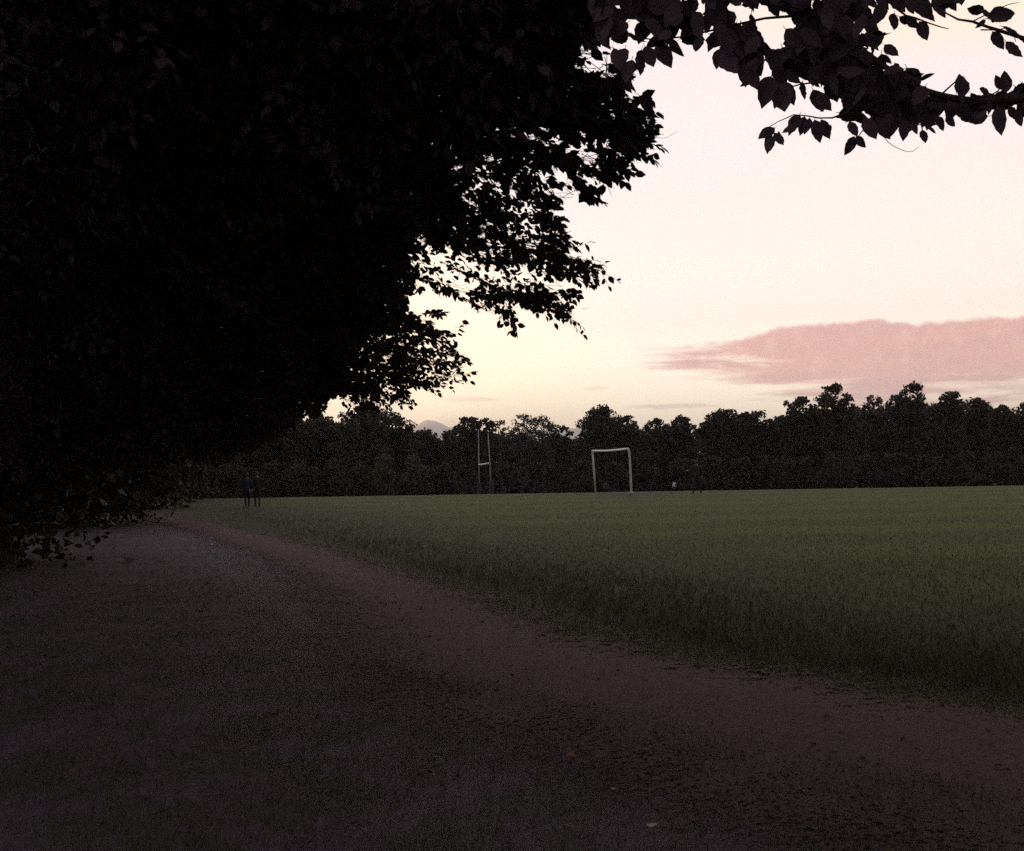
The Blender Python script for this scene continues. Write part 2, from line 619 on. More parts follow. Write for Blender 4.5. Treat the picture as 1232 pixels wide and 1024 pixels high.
def build_hill():
    D, K = 15000.0, 1.5
    prof = [(-5200, 60), (-3600, 130), (-2400, 215), (-1700, 262), (-1330, 310), (-1130, 352), (-1010, 400), (-930, 458), (-880, 482),
            (-838, 489), (-790, 474), (-720, 446), (-620, 398), (-520, 352), (-350, 325), (-120, 318), (150, 335), (350, 356),
            (560, 378), (720, 372), (900, 340), (1300, 290), (2100, 240), (3200, 170), (4600, 80)]
    xs = np.linspace(-5200, 4600, 240) * K
    zs = np.interp(xs, [p[0] * K for p in prof], [p[1] * K for p in prof])
    zs += 5 * np.sin(xs / 37) + 3 * np.sin(xs / 17 + 1)
    rows = []
    for k, (dy, s) in enumerate(((-1600, 0.0), (-1000, 0.22), (-600, 0.5), (-280, 0.8), (0, 1.0), (400, 0.7), (1200, 0.0))):
        z = zs * s + (0 if s in (0, 1) else 14 * np.sin(xs / (130 + 20 * k) + k))
        rows.append(np.stack([xs, np.full_like(xs, D + dy), np.where(s == 0, -4.2, z)], 1))
    V = np.concatenate(rows)
    n = len(xs)
    i = (np.arange(len(rows) - 1)[:, None] * n + np.arange(n - 1)[None, :]).ravel()
    Q = np.stack([i, i + 1, i + n + 1, i + n], 1)
    m = mat_noise('heath_hill', (0.15, 0.13, 0.13), (0.20, 0.17, 0.15), 0.004, 0.95, 0.1)
    o = link('hill', mesh_np('hill', V, Q, smooth=True), m)
    tag(o, 'pale blue distant mountain peak showing above the tree line', 'mountain', kind='structure')


build_ground()
build_path()
build_hill()


# ------------------------------------------------------------------ woodland along the far side
def lobes_cards(centers, radii, per_area, size, flat=0.8, rng=rng):
    """leafy cards filling a set of lobes: centres (n,3), radii (n,)"""
    cnt = np.maximum(12, (per_area * radii ** 2).astype(int))
    idx = np.repeat(np.arange(len(radii)), cnt)
    n = len(idx)
    d = rng.normal(size=(n, 3))
    d /= np.linalg.norm(d, axis=1)[:, None]
    r = rng.random(n) ** (1 / 3.2)
    r = r * (1 + 0.15 * rng.normal(size=n))
    P = centers[idx] + d * (r * radii[idx])[:, None] * np.array([1, 1, flat])
    return cards(P, size, rng)


def cards(P, size, rng=rng):
    n = len(P)
    u = rng.normal(size=(n, 3))
    u /= np.linalg.norm(u, axis=1)[:, None]
    w = rng.normal(size=(n, 3))
    v = np.cross(u, w)
    v /= np.linalg.norm(v, axis=1)[:, None]
    nrm = np.cross(u, v)
    L = size * rng.uniform(0.6, 1.35, n)
    W = L * rng.uniform(0.45, 0.75, n)
    a = P - u * L[:, None] * 0.5
    c = P + u * L[:, None] * 0.5
    b = P + v * W[:, None] * 0.5 + nrm * (0.15 * L)[:, None]
    d = P - v * W[:, None] * 0.5 + nrm * (0.15 * L)[:, None]
    V = np.stack([a, b, c, d], 1).reshape(-1, 3)
    Q = np.arange(n * 4).reshape(-1, 4)
    return V, Q


def round_top(d):
    """half-width of a crown at d half-widths below its top"""
    return 1.0 if d > 1 else math.sqrt(max(0.04, 1 - (1 - d) ** 2))


def make_tree(name, label, cat, base, half_w, height, crown_base, seed, dens=34.0, card=0.42, mat=M_leaf2,
              nlobes=22, lobe=(0.26, 0.42), peak=1.0, group=None, depth=1.0, limbs=6, shells=1.0, lean=0.0, core=0.62, heads=1):
    r = np.random.default_rng(seed)
    e = empty(name, base, label, cat, group)
    hz = (height - crown_base)
    cen, rad = [], []
    ga = r.uniform(0, 6.28)
    # one dome, or several of unequal height side by side
    if heads == 1:
        domes = [(0.0, 0.0, half_w, height)]
    else:
        a0 = r.uniform(0, 6.28)
        domes = [(0.0, 0.0, half_w * 0.72, height)]
        for h in range(heads - 1):
            a1 = a0 + h * 6.28 / (heads - 1) + r.normal() * 0.4
            w1 = half_w * r.uniform(0.42, 0.62)
            domes.append(((half_w - w1 * 0.9) * math.cos(a1), (half_w - w1) * math.sin(a1), w1, height * r.uniform(0.80, 0.98)))
    nl = max(8, nlobes // (1 if heads == 1 else 2))
    for (dx, dy, dw, dh) in domes:
        dz = dh - crown_base
        for k in range(nl):
            q = (k + r.uniform(0.1, 0.9)) / nl
            # every other clump sits on the rounded top, the rest down the sides
            down = dw * 1.1 * q if k % 2 else dz * q
            t = 1 - down / dz                                     # height fraction
            a = ga + k * 2.39996 + r.normal() * 0.35
            # widest at about 40% of the dome's height
            wf = round_top((1 - t) * dz / dw) ** peak
            R = dw * r.uniform(*lobe)
            rr = max(0.0, dw * wf * r.uniform(0.7, 1.15) - R * 0.75) * shells
            z = min(crown_base + t * dz, dh - R * r.uniform(0.75, 1.1))
            cen.append((dx + rr * math.cos(a) + lean * t, dy + rr * math.sin(a) * depth, z))
            rad.append(R)
        # the leafy heart, up to just below the dome
        if core:
            for t in np.linspace(0.05, 0.78, 5):
                wf = round_top((1 - t) * dz / dw) ** peak
                cen.append((dx + r.normal() * 0.08 * dw, dy + r.normal() * 0.08 * dw, min(crown_base + t * dz, dh - dw * wf * 0.62)))
                rad.append(dw * wf * core)
    cen.append((lean + half_w * r.uniform(-0.15, 0.15), 0, height - half_w * 0.22 * 0.8))
    rad.append(half_w * 0.24)
    cen, rad = np.array(cen), np.array(rad)
    V, Q = lobes_cards(cen, rad, dens / (card / 0.42) ** 2, card, 0.8, r)
    cr = link('crown', mesh_np('crown', V, Q), mat, e)
    tag(cr, None, None, None, 'stuff')
    g = Geo()
    r0 = 0.035 * height * r.uniform(0.7, 0.95)
    tr = curve_pts([(0, 0, -0.3), (0.02 * height * r.normal(), 0, crown_base + 0.15 * hz), (lean * 0.5, 0.03 * height * r.normal(), crown_base + 0.5 * hz),
                    (lean * 0.9, 0, height * 0.80)], 10)
    g.tube(tr, np.linspace(r0, r0 * 0.15, 10) * np.r_[1.5, 1.1, np.ones(8)], 8)
    g.build('trunk', M_bark, e)
    order = np.argsort(-rad[:nlobes])[:limbs]
    for k in order:
        s = int(r.integers(3, 7))
        a, b = tr[s], cen[k]
        mid = (a + b) / 2 + np.array([0, 0, 0.12 * np.linalg.norm(b - a)])
        g = Geo()
        g.tube(curve_pts([a, mid, b], 6), np.linspace(r0 * 0.4, r0 * 0.08, 6), 5)
        g.build('limb', M_bark, e)
    return e


# (px centre, top y, half-width px, distance, style, label)
TL = [
    (250, 478, 46, 120, 'n', 'dark tree beyond the two walkers at the end of the avenue'),
    (322, 490, 40, 132, 'n', 'dark leafy tree low behind the walkers at the field corner'),
    (385, 497, 34, 138, 'n', 'dark tree under the drooping beech sprays at the field corner'),
    (446, 485, 42, 128, 'w', 'broad olive-tinged tree under the lowest tip of the beech crown'),
    (478, 500, 22, 136, 'n', 'small tree stepping down from the broad tree towards the mountain gap'),
    (512, 516, 22, 150, 'n', 'low tree directly below the distant mountain peak'),
    (540, 518, 16, 150, 'n', 'low rounded tree between the mountain gap and the rugby posts'),
    (563, 501, 19, 146, 'n', 'twin-humped tree whose rounder hump rises beside the rugby posts'),
    (583, 503, 11, 147, 'n', 'narrow tree rising directly behind the rugby post tops'),
    (602, 505, 16, 148, 's', 'thin see-through tree just beside the rugby posts'),
    (627, 497, 15, 150, 's', 'thin wispy tree glowing with sunset between its upper twigs'),
    (653, 499, 22, 150, 's', 'sparse spreading tree with sky showing through its top'),
    (677, 512, 15, 152, 'n', 'low tree at the dip before the goal'),
    (722, 488, 29, 140, 'n', 'tall round-headed tree standing right behind the football goal'),
    (752, 500, 17, 142, 'n', 'lower shoulder tree beside the round-headed one behind the goal'),
    (790, 503, 22, 144, 'n', 'flat-topped tree between the goal and the standing person'),
    (818, 500, 19, 143, 'n', 'blunt tree standing behind the person on the field'),
    (872, 491, 30, 138, 'n', 'wide domed tree next after the one behind the standing person'),
    (906, 494, 22, 138, 'n', 'squarish tree joined to the wide domed one'),
    (936, 500, 17, 140, 'n', 'low tree filling the notch before the highest treetops'),
    (962, 477, 24, 132, 'n', 'stepped tree leaning against the tallest pointed tree'),
    (1003, 461, 27, 128, 'p', 'tallest pointed tree under the pink cloud bank'),
    (1050, 475, 17, 130, 's2', 'ragged narrow tree between the two tallest treetops'),
    (1096, 460, 25, 126, 'f', 'tall flat-crowned tree with layered top under the pink cloud'),
    (1144, 471, 23, 128, 'n', 'knobbly tree beside the flat-crowned one'),
    (1172, 479, 20, 130, 'n', 'tree sloping down from the knobbly one'),
    (1204, 487, 14, 132, 'n', 'small pointed tree at the low end of the pink cloud'),
    (1234, 484, 20, 130, 'n', 'rounded last tree of the row under the pink cloud'),
]


def build_treeline():
    for i, (px, ty, hw, D, st, lab) in enumerate(TL):
        top = at(px, ty, D)
        bz = gz(top.x, top.y)
        H = top.z - bz
        w = hw * D / F * 1.25
        kw = dict(nlobes=44, lobe=(0.15, 0.40), crown_base=0.06 * H, dens=120, card=0.46, heads=3 + i % 3)
        mat = M_leaf2
        if st == 'w':
            mat = M_leaf3
            kw['nlobes'] = 30
        if st == 's':
            kw.update(nlobes=20, lobe=(0.24, 0.40), dens=60, card=0.38, core=0.35)
            mat = M_leaf3
        if st == 's2':
            kw.update(nlobes=20, lobe=(0.26, 0.38), dens=90)
        if st == 'p':
            kw.update(nlobes=34, peak=1.5)
        if st == 'f':
            kw.update(nlobes=30, lobe=(0.22, 0.34), peak=0.6)
        make_tree('woodland_tree', lab, 'tree', (top.x, top.y, bz), w, H, seed=100 + i, mat=mat, group='trees along the far side of the field', **kw)

    # the wood behind them, one dark mass below the skyline
    sk = [(-300, 470), (150, 480), (330, 508), (470, 512), (500, 521), (525, 525), (560, 522), (610, 521), (690, 526), (765, 513), (838, 512),
          (930, 506), (985, 492), (1032, 489), (1065, 487), (1120, 482), (1185, 494), (1240, 494), (1350, 480), (1600, 478)]
    r = np.random.default_rng(77)
    cen, rad = [], []
    for px in np.arange(-300, 1600, 9.0):
        ty = np.interp(px, [s[0] for s in sk], [s[1] for s in sk]) + r.uniform(0, 5)
        D = r.uniform(162, 176)
        p = at(px, ty, D)
        base = -3.4
        R = r.uniform(1.5, 2.4)
        zt = p.z - R * 0.8
        zc = zt
        while zc > base + 0.3:
            cen.append((p.x + r.normal() * 0.8, p.y + r.normal() * 1.5, zc))
            rad.append(R * r.uniform(0.9, 1.25))
            zc -= R * 0.95
    V, Q = lobes_cards(np.array(cen), np.array(rad), 60.0, 0.70, 0.85, r)
    o = link('woodland', mesh_np('woodland', V, Q), M_leaf2)
    tag(o, 'dark unbroken wood behind the row of field-edge trees', 'wood', kind='stuff')

    # shrubs at the foot of the tree line
    r = np.random.default_rng(5)
    spec = [(465, 548, 20, 'pale green rounded bush at the wood edge, further from the rugby posts of two'),
            (500, 547, 20, 'pale green domed bush at the wood edge nearest the rugby posts'),
            (432, 556, 18, 'dark shrub at the foot of the broad olive-tinged tree'), (400, 552, 20, 'dark shrub under the tree below the drooping beech sprays'), (365, 556, 20, 'dark shrub between the walkers and the drooping beech sprays'), (330, 552, 20, 'dark shrub at the wood edge just beside the two walkers'), (535, 556, 18, 'dark shrub below the low tree next to the mountain gap'), (560, 560, 16, 'dark shrub beside the far upright of the rugby posts'),
            (612, 558, 18, 'dark shrub beside the near upright of the rugby posts'), (640, 555, 18, 'dark shrub beneath the wispy tree glowing with sunset'), (668, 556, 17, 'dark shrub beneath the low tree at the dip before the goal'), (700, 553, 18, 'dark shrub beside the far post of the football goal'), (745, 556, 18, 'dark shrub seen through the football goal frame'), (783, 545, 20, 'dark shrub between the goal and the far person in white'),
            (820, 552, 20, 'dark shrub between the far person in white and the standing person'), (855, 550, 20, 'dark shrub just past the standing person with raised forearm'), (890, 552, 20, 'dark shrub beneath the wide domed tree'), (925, 548, 20, 'dark shrub beneath the low tree in the notch'), (960, 550, 20, 'dark shrub beneath the stepped leaning tree'), (1000, 546, 22, 'dark shrub at the foot of the tallest pointed tree'),
            (1040, 548, 22, 'dark shrub below the ragged narrow tree'), (1080, 545, 22, 'dark shrub at the foot of the tall flat-crowned tree'), (1120, 546, 22, 'dark shrub between the flat-crowned tree and the knobbly one'), (1160, 544, 22, 'dark shrub at the foot of the knobbly tree'), (1200, 545, 22, 'dark shrub below the small pointed tree'), (1236, 545, 20, 'dark shrub below the rounded last tree of the row')]
    for i, (px, ty, hw, lab) in enumerate(spec):
        D = r.uniform(112, 122)
        top = at(px, ty, D)
        bz = gz(top.x, top.y)
        H = top.z - bz
        w = hw * D / F
        e = empty('shrub', (top.x, top.y, bz), lab, 'shrub', 'shrubs at the foot of the wood')
        rr = np.random.default_rng(300 + i)
        n = 14
        a = rr.uniform(0, 2 * math.pi, n)
        t = rr.random(n)
        R = w * rr.uniform(0.3, 0.45, n)
        q = w * np.sqrt(np.maximum(0.05, 1 - t ** 2)) * np.sqrt(rr.random(n)) * 0.8
        cen = np.stack([q * np.cos(a), q * np.sin(a), np.minimum(0.25 * H + t * H * 0.75, H - R * 0.75)], 1)
        V, Q = lobes_cards(cen, R, 150, 0.36, 0.85, rr)
        V[:, 2] = np.maximum(V[:, 2], 0.0)
        o = link('foliage', mesh_np('foliage', V, Q), M_shrub if lab.startswith('pale') else M_leaf2, e)
        tag(o, None, None, None, 'stuff')
        g = Geo()
        for k in range(3):
            b = cen[k]
            g.tube([(0, 0, -0.1), (b[0] * 0.3, b[1] * 0.3, b[2] * 0.5), tuple(b)], [0.06, 0.045, 0.02], 5)
        g.build('stem', M_bark, e)


build_treeline()


# ------------------------------------------------------------------ avenue trees on the left
def build_avenue():
    spots = [(-8.9, 16.8, 3.9, 9.5, 1.3, 'dark avenue tree next along the track after the overhanging beech'),
             (-13.3, 30.0, 4.1, 10.5, 1.2, 'dark avenue tree halfway along the track to the walkers'),
             (-17.7, 42.0, 4.5, 11.0, 0.9, 'dark avenue tree just short of the walkers by the track'),
             (-22.3, 56.0, 4.8, 12.0, 0.2, 'dark avenue tree just past the walkers by the track'),
             (-28.0, 72.0, 6.0, 12.5, 0.2, 'last dark avenue tree where the track meets the wood'),
             (-17.0, 24.0, 5.5, 11.0, 0.1, 'dark tree set back behind the avenue on the shaded lawn'),
             (-24.0, 38.0, 6.5, 12.0, 0.1, 'broad dark tree set back behind the middle of the avenue')]
    for i, (x, y, w, H, cb, lab) in enumerate(spots):
        make_tree('avenue_tree', lab, 'tree', (x, y, gz(x, y)), w, H, crown_base=cb, seed=40 + i, dens=150, card=0.19 if y < 35 else 0.26,
                  mat=M_leaf2, nlobes=46, lobe=(0.22, 0.36), group='trees along the track', limbs=8, peak=0.6)


build_avenue()


# ------------------------------------------------------------------ the overhanging beech
TRUNK = np.array([-5.6, 8.0, 0.0])
CROWN = [(-400, -900), (640, -900), (700, 0), (718, 60), (752, 92), (757, 112), (770, 130), (768, 150), (782, 172), (762, 190), (735, 200), (715, 218),
         (690, 222), (668, 232), (668, 252), (676, 280), (692, 304), (722, 322), (716, 334), (690, 334), (672, 342), (680, 358), (698, 372), (704, 396),
         (690, 392), (672, 374), (640, 372), (610, 374), (585, 370), (562, 362), (540, 350), (512, 344), (500, 336), (494, 348), (496, 366), (503, 378), (528, 388), (552, 396),
         (548, 404), (528, 404), (540, 416), (556, 432), (562, 440), (545, 452), (520, 460), (505, 468), (496, 482), (476, 478), (462, 486), (432, 486), (420, 480),
         (400, 486), (388, 494), (360, 520), (300, 545), (200, 560), (60, 570), (-400, 580)]
# thin places in the crown where the sky shows (polygon, fraction of leaves kept)
THIN = [([(492, 282), (520, 292), (548, 296), (572, 314), (600, 318), (640, 322), (664, 330), (660, 346), (600, 344), (560, 342), (525, 338), (496, 326), (482, 308)], 0.30),
        ([(540, 180), (575, 184), (592, 200), (588, 232), (566, 240), (556, 215)], 0.30),
        ([(626, 196), (660, 200), (690, 205), (705, 218), (660, 238), (640, 228)], 0.30),
        ([(690, 48), (735, 50), (740, 70), (722, 82), (700, 78)], 0.05),
        ([(690, 80), (715, 78), (728, 92), (712, 100), (694, 96)], 0.12),
        ([(478, 40), (510, 44), (512, 58), (484, 62)], 0.10),
        ([(654, 0), (664, 0), (678, 40), (668, 42)], 0.05),
        ([(425, 88), (444, 98), (462, 112), (456, 118), (430, 104)], 0.2),
        ([(464, 128), (502, 130), (504, 142), (480, 144)], 0.2),
        ([(532, 48), (545, 50), (548, 62), (538, 62)], 0.2),
        ([(575, 98), (584, 96), (584, 106), (574, 108)], 0.2),
        ([(505, 163), (520, 160), (524, 172), (510, 176)], 0.2),
        ([(690, 118), (745, 128), (745, 142), (690, 142)], 0.42),
        ([(660, 158), (700, 160), (735, 176), (735, 184), (690, 186), (662, 178)], 0.35),
        ([(478, 392), (492, 394), (492, 412), (480, 412)], 0.10),
        ([(496, 438), (520, 436), (540, 446), (520, 458), (500, 456)], 0.35),
        ([(500, 400), (540, 418), (545, 436), (500, 430)], 0.6),
        ([(600, 235), (665, 235), (668, 285), (610, 280)], 0.6),
        ([(400, 472), (440, 470), (440, 486), (396, 488)], 0.25),
        ([(452, 458), (474, 462), (470, 480), (450, 478)], 0.35)]


def ragged(x, y):
    """uneven edge: small wandering offsets so the outline breaks into sprays"""
    ox = 9 * np.sin(x / 13 + 2.1 * np.sin(y / 17)) + 7 * np.sin(y / 7.3 + 1.7 * np.sin(x / 11)) + 3 * np.sin(x / 3.1 + y / 4.3)
    oy = 7 * np.sin(y / 11 + 1.9 * np.sin(x / 15)) + 5 * np.sin(x / 6.1 + 1.3 * np.sin(y / 9)) + 3 * np.sin(y / 3.7 - x / 2.9)
    return x + ox, y + oy


def thinning(x, y, a, p):
    """share of leaves kept at a place in the crown"""
    h = np.sin(x / 8.5 + 1.7 * np.sin(y / 13)) * np.sin(y / 7 + 1.4 * np.sin(x / 11)) + 0.35 * np.sin(x / 3.3 - y / 4.1)
    zone = np.interp(x, [430, 540], [0, 1]) * np.interp(y, [40, 120], [0.45, 1])
    keep = np.where(h > 1.04 - 0.54 * zone, np.where(x > 430, 0.03, 1.0), 1.0)
    for poly, f in THIN:
        keep = np.where(in_poly(x, y, poly), a * f ** p, keep)
    return keep


def crown_depth(py):
    return np.interp(py, [-900, -300, 0, 90, 175, 330, 445, 580], [3.2, 3.6, 4.4, 5.0, 6.0, 8.6, 10.6, 12.5])


LEAF_T = np.array([(0, 0, 0), (0.28, 0.25, 0.06), (0.62, 0.24, 0.05), (1.0, 0, -0.06), (0.62, -0.24, 0.05), (0.28, -0.25, 0.06)])
LEAF_Q = np.array([(0, 3, 2, 1), (0, 5, 4, 3)])


def spray_template(r, L=0.55, n_side=7):
    """a flat beech spray along +X: returns twig segments and leaves (pos, dir, normal, len)"""
    segs, lp, ld, ln, ll = [], [], [], [], []
    axis = [np.array([0, 0, 0.0])]
    d = np.array([1.0, 0, 0])
    for k in range(n_side + 1):
        step = L / (n_side + 1)
        s = 1 if k % 2 else -1
        dd = d + np.array([0, 0.16 * s, -0.03 * k * 0.3])
        axis.append(axis[-1] + dd / np.linalg.norm(dd) * step)
    for a, b_ in zip(axis[:-1], axis[1:]):
        segs.append((a, b_))

    def leaf(p, dr, size):
        n = np.array([0, 0, 1.0]) + r.normal(size=3) * 0.55
        lp.append(p)
        ld.append(dr / np.linalg.norm(dr))
        ln.append(n)
        ll.append(size)
    for k in range(1, n_side + 2):
        s = 1 if k % 2 else -1
        p = axis[k]
        sl = L * 0.45 * (1 - 0.62 * k / (n_side + 1)) * r.uniform(0.7, 1.2)
        ang = s * r.uniform(0.7, 1.05)
        dr = np.array([math.cos(ang), math.sin(ang), r.normal() * 0.15 - 0.05])
        if k < n_side:
            q = p + dr * sl
            segs.append((p, q))
            m = max(1, int(sl / 0.045))
            for j in range(1, m + 1):
                t = j / m
                s2 = 1 if j % 2 else -1
                a2 = ang + s2 * r.uniform(0.5, 0.95) * (0.3 if j == m else 1)
                leaf(p + dr * sl * t, np.array([math.cos(a2), math.sin(a2), r.normal() * 0.25 - 0.15]), r.uniform(0.052, 0.085))
        leaf(p, np.array([math.cos(-ang * 0.9), math.sin(-ang * 0.9), r.normal() * 0.25 - 0.1]), r.uniform(0.055, 0.085))
    leaf(axis[-1], np.array([1, r.normal() * 0.2, -0.1]), 0.07)
    return np.array(segs), np.array(lp), np.array(ld), np.array(ln), np.array(ll)


def build_beech():
    r = np.random.default_rng(21)
    tpl = [spray_template(np.random.default_rng(60 + k), 0.5 + 0.06 * (k % 3), 6 + k % 3) for k in range(8)]
    P, A = [], []                 # spray start, axis direction
    forced = []                   # sprays placed by hand at the crown's visible tips
    # --- visible part: sampled inside the crown outline
    N = 15000
    px = r.uniform(-60, 800, N)
    py = r.uniform(-160, 585, N)
    ok = in_poly(px, py, CROWN)
    keep = thinning(px, py, 0.5, 1.2)
    keep *= np.interp(px, [400, 520], [1.0, 0.36])
    # the outer fringe is thinner than the inside
    fringe = np.zeros(N)
    for dx, dy in ((45, 0), (30, 30), (0, 40), (35, -25)):
        fringe += ~in_poly(px + dx, py + dy, CROWN)
    ok &= r.random(N) < keep * np.where(fringe > 0, 0.7, 1.0)
    px, py = px[ok], py[ok]
    deep = np.clip((480 - px) / 300, 0, 1)
    D = crown_depth(py) + r.uniform(-0.5, 1.0, len(px)) + r.random(len(px)) * 4.0 * deep
    vis = at_n(px, py, D)
    P.append(vis)
    px, py = r.uniform(-60, 400, 2600), r.uniform(240, 560, 2600)
    ok = in_poly(px + 40, py + 12, CROWN)
    px, py = px[ok], py[ok]
    P.append(at_n(px, py, crown_depth(py) + r.uniform(1.5, 4.5, len(px))))
    # --- the rest of the crown above and beside the frame
    N2 = 6500
    d = r.normal(size=(N2, 3))
    d /= np.linalg.norm(d, axis=1)[:, None]
    q = np.array([-5.6, 7.8, 7.6]) + d * (r.random(N2) ** (1 / 2.6))[:, None] * np.array([7.6, 10.0, 5.2])
    q = q[(q[:, 2] > 2.9)]
    qx, qy = proj_n(q)
    inframe = (qx > -60) & (qx < 1330) & (qy > -110) & (qy < 1100)
    over = np.isfinite(qx) & inframe & ~in_poly(np.nan_to_num(qx), np.nan_to_num(qy), CROWN)
    q = q[~over]
    P.append(q)
    P = np.concatenate(P)
    out = P - np.array([TRUNK[0], TRUNK[1], 0])
    out[:, 2] = 0
    out /= np.linalg.norm(out, axis=1)[:, None] + 1e-9
    A = out + r.normal(size=P.shape) * np.array([0.45, 0.45, 0.18])
    A[:, 2] -= r.uniform(0.0, 0.45, len(P))
    S = np.ones(len(P))
    # --- hand-placed tips (from pixel, to pixel, depth, scale)
    tips = [((742, 160), (802, 177), 6.0, 0.80), ((735, 138), (790, 134), 5.7, 0.7), ((745, 150), (788, 150), 5.9, 0.55), ((690, 222), (722, 227), 6.3, 0.5),
            ((718, 188), (764, 208), 6.0, 0.75), ((680, 205), (715, 229), 6.4, 0.6),
            ((655, 296), (736, 331), 8.6, 1.1), ((650, 305), (712, 345), 8.7, 0.9), ((640, 335), (704, 402), 8.9, 1.2), ((610, 330), (672, 378), 8.9, 1.0),
            ((606, 362), (617, 402), 9.0, 0.5), ((560, 330), (640, 360), 8.8, 1.1), ((520, 310), (600, 345), 8.8, 1.1), ((500, 330), (560, 360), 9.2, 0.9),
            ((490, 462), (577, 445), 10.6, 1.1), ((492, 440), (560, 432), 10.5, 1.0), ((488, 420), (545, 425), 10.3, 0.8), ((485, 392), (560, 402), 10.2, 1.0),
            ((462, 470), (497, 490), 10.8, 0.8), ((440, 470), (470, 488), 11.0, 0.7), ((405, 470), (432, 492), 11.2, 0.7), ((480, 455), (530, 462), 10.8, 0.9),
            ((640, 252), (676, 262), 7.5, 0.7), ((640, 272), (690, 288), 7.8, 0.8), ((628, 228), (672, 236), 7.0, 0.7), ((505, 378), (530, 372), 9.8, 0.5),
            ((560, 345), (610, 378), 9.1, 0.8), ((620, 350), (690, 372), 9.0, 0.9), ((480, 404), (535, 410), 10.4, 0.8)]
    tP, tA, tS = [], [], []
    for (a, b_, dep, sc) in tips:
        p0 = np.array(at(a[0], a[1], dep))
        p1 = np.array(at(b_[0], b_[1], dep - 0.1))
        v = p1 - p0
        tP.append(p0)
        tA.append(v)
        tS.append(np.linalg.norm(v) / 0.56)
        # a second spray just behind thickens the tip
        tP.append(p0 + np.array([0.05, 0.35, 0.03]))
        tA.append(v * 0.8 + np.array([0, 0.1, 0.02]))
        tS.append(0.75 * np.linalg.norm(v) / 0.56)
    nt_ = len(tP)
    P = np.concatenate([P, np.array(tP)])
    A = np.concatenate([A, np.array(tA)])
    S = np.concatenate([S * r.uniform(0.8, 1.25, len(S)), np.array(tS)])
    A /= np.linalg.norm(A, axis=1)[:, None]
    up = np.array([0, 0, 1.0]) + r.normal(size=A.shape) * 0.28
    Yv = np.cross(up, A)
    Yv /= np.linalg.norm(Yv, axis=1)[:, None]
    Zv = np.cross(A, Yv)
    R = np.stack([A, Yv, Zv], 2)                    # columns = local axes
    tid = r.integers(0, len(tpl), len(P))
    isforced = np.arange(len(P)) >= len(P) - nt_
    Vs, twV, n_leaf = [], [], 0
    for k, (segs, lp, ld, ln, ll) in enumerate(tpl):
        sel = np.where(tid == k)[0]
        Rk, Pk, Sk, fk = R[sel], P[sel], S[sel], isforced[sel]
        # leaves
        pos = Pk[:, None] + np.einsum('nij,lj->nli', Rk, lp) * Sk[:, None, None]
        dr = np.einsum('nij,lj->nli', Rk, ld) + r.normal(size=(len(sel), len(lp), 3)) * 0.22
        nr = np.einsum('nij,lj->nli', Rk, ln) + r.normal(size=(len(sel), len(lp), 3)) * 0.35
        pos, dr, nr = pos.reshape(-1, 3), dr.reshape(-1, 3), nr.reshape(-1, 3)
        dr[:, 2] -= r.uniform(0, 0.5, len(dr))
        size = np.tile(ll, len(sel)) * r.uniform(0.85, 1.15, len(pos))
        fo = np.repeat(fk, len(lp))
        x, y = proj_n(pos)
        xn, yn = np.nan_to_num(x, nan=-9999), np.nan_to_num(y, nan=-9999)
        inf = (xn > -80) & (xn < 1340) & (yn > -120) & (yn < 1110)
        rx, ry = ragged(xn, yn)
        keep = thinning(rx, ry, 0.9, 1.3)
        good = ~inf | fo | (in_poly(rx, ry, CROWN) & (r.random(len(pos)) < keep))
        pos, dr, nr, size = pos[good], dr[good], nr[good], size[good]
        dr /= np.linalg.norm(dr, axis=1)[:, None]
        sd_ = np.cross(nr, dr)
        sd_ /= np.linalg.norm(sd_, axis=1)[:, None] + 1e-9
        nn = np.cross(dr, sd_)
        V = pos[:, None] + size[:, None, None] * (LEAF_T[None, :, 0:1] * dr[:, None] + LEAF_T[None, :, 1:2] * sd_[:, None] * 1.15 + LEAF_T[None, :, 2:3] * nn[:, None])
        Vs.append(V.reshape(-1, 3))
        n_leaf += len(pos)
        # twigs: flat-sided slivers
        a = Pk[:, None] + np.einsum('nij,lj->nli', Rk, segs[:, 0]) * Sk[:, None, None]
        b_ = Pk[:, None] + np.einsum('nij,lj->nli', Rk, segs[:, 1]) * Sk[:, None, None]
        a, b_ = a.reshape(-1, 3), b_.reshape(-1, 3)
        fo = np.repeat(fk, len(segs))
        x, y = proj_n((a + b_) / 2)
        xn, yn = np.nan_to_num(x, nan=-9999), np.nan_to_num(y, nan=-9999)
        inf = (xn > -80) & (xn < 1340) & (yn > -120) & (yn < 1110)
        rx, ry = ragged(xn, yn)
        good = ~inf | fo | in_poly(rx, ry, CROWN)
        for q in THIN:
            good &= ~(in_poly(xn, yn, q[0]) & (r.random(len(xn)) > 0.05) & ~fo)
        twV.append((a[good], b_[good]))
    V = np.concatenate(Vs)
    nl = len(V) // 6
    Q = (np.arange(nl)[:, None, None] * 6 + LEAF_Q[None]).reshape(-1, 4)
    root = empty('beech_tree', tuple(TRUNK), 'large dark beech overhanging the track with drooping leafy sprays', 'tree')
    o = link('crown', mesh_np('crown', V - TRUNK, Q), M_leaf, root)
    tag(o, None, None, None, 'stuff')
    a = np.concatenate([t[0] for t in twV])
    b_ = np.concatenate([t[1] for t in twV])
    t = b_ - a
    t /= np.linalg.norm(t, axis=1)[:, None] + 1e-9
    u = np.cross(t, np.array([0.31, 0.2, 0.93]))
    u /= np.linalg.norm(u, axis=1)[:, None] + 1e-9
    w = np.cross(t, u)
    ring = [u, -0.5 * u + 0.87 * w, -0.5 * u - 0.87 * w]
    rad = 0.0022
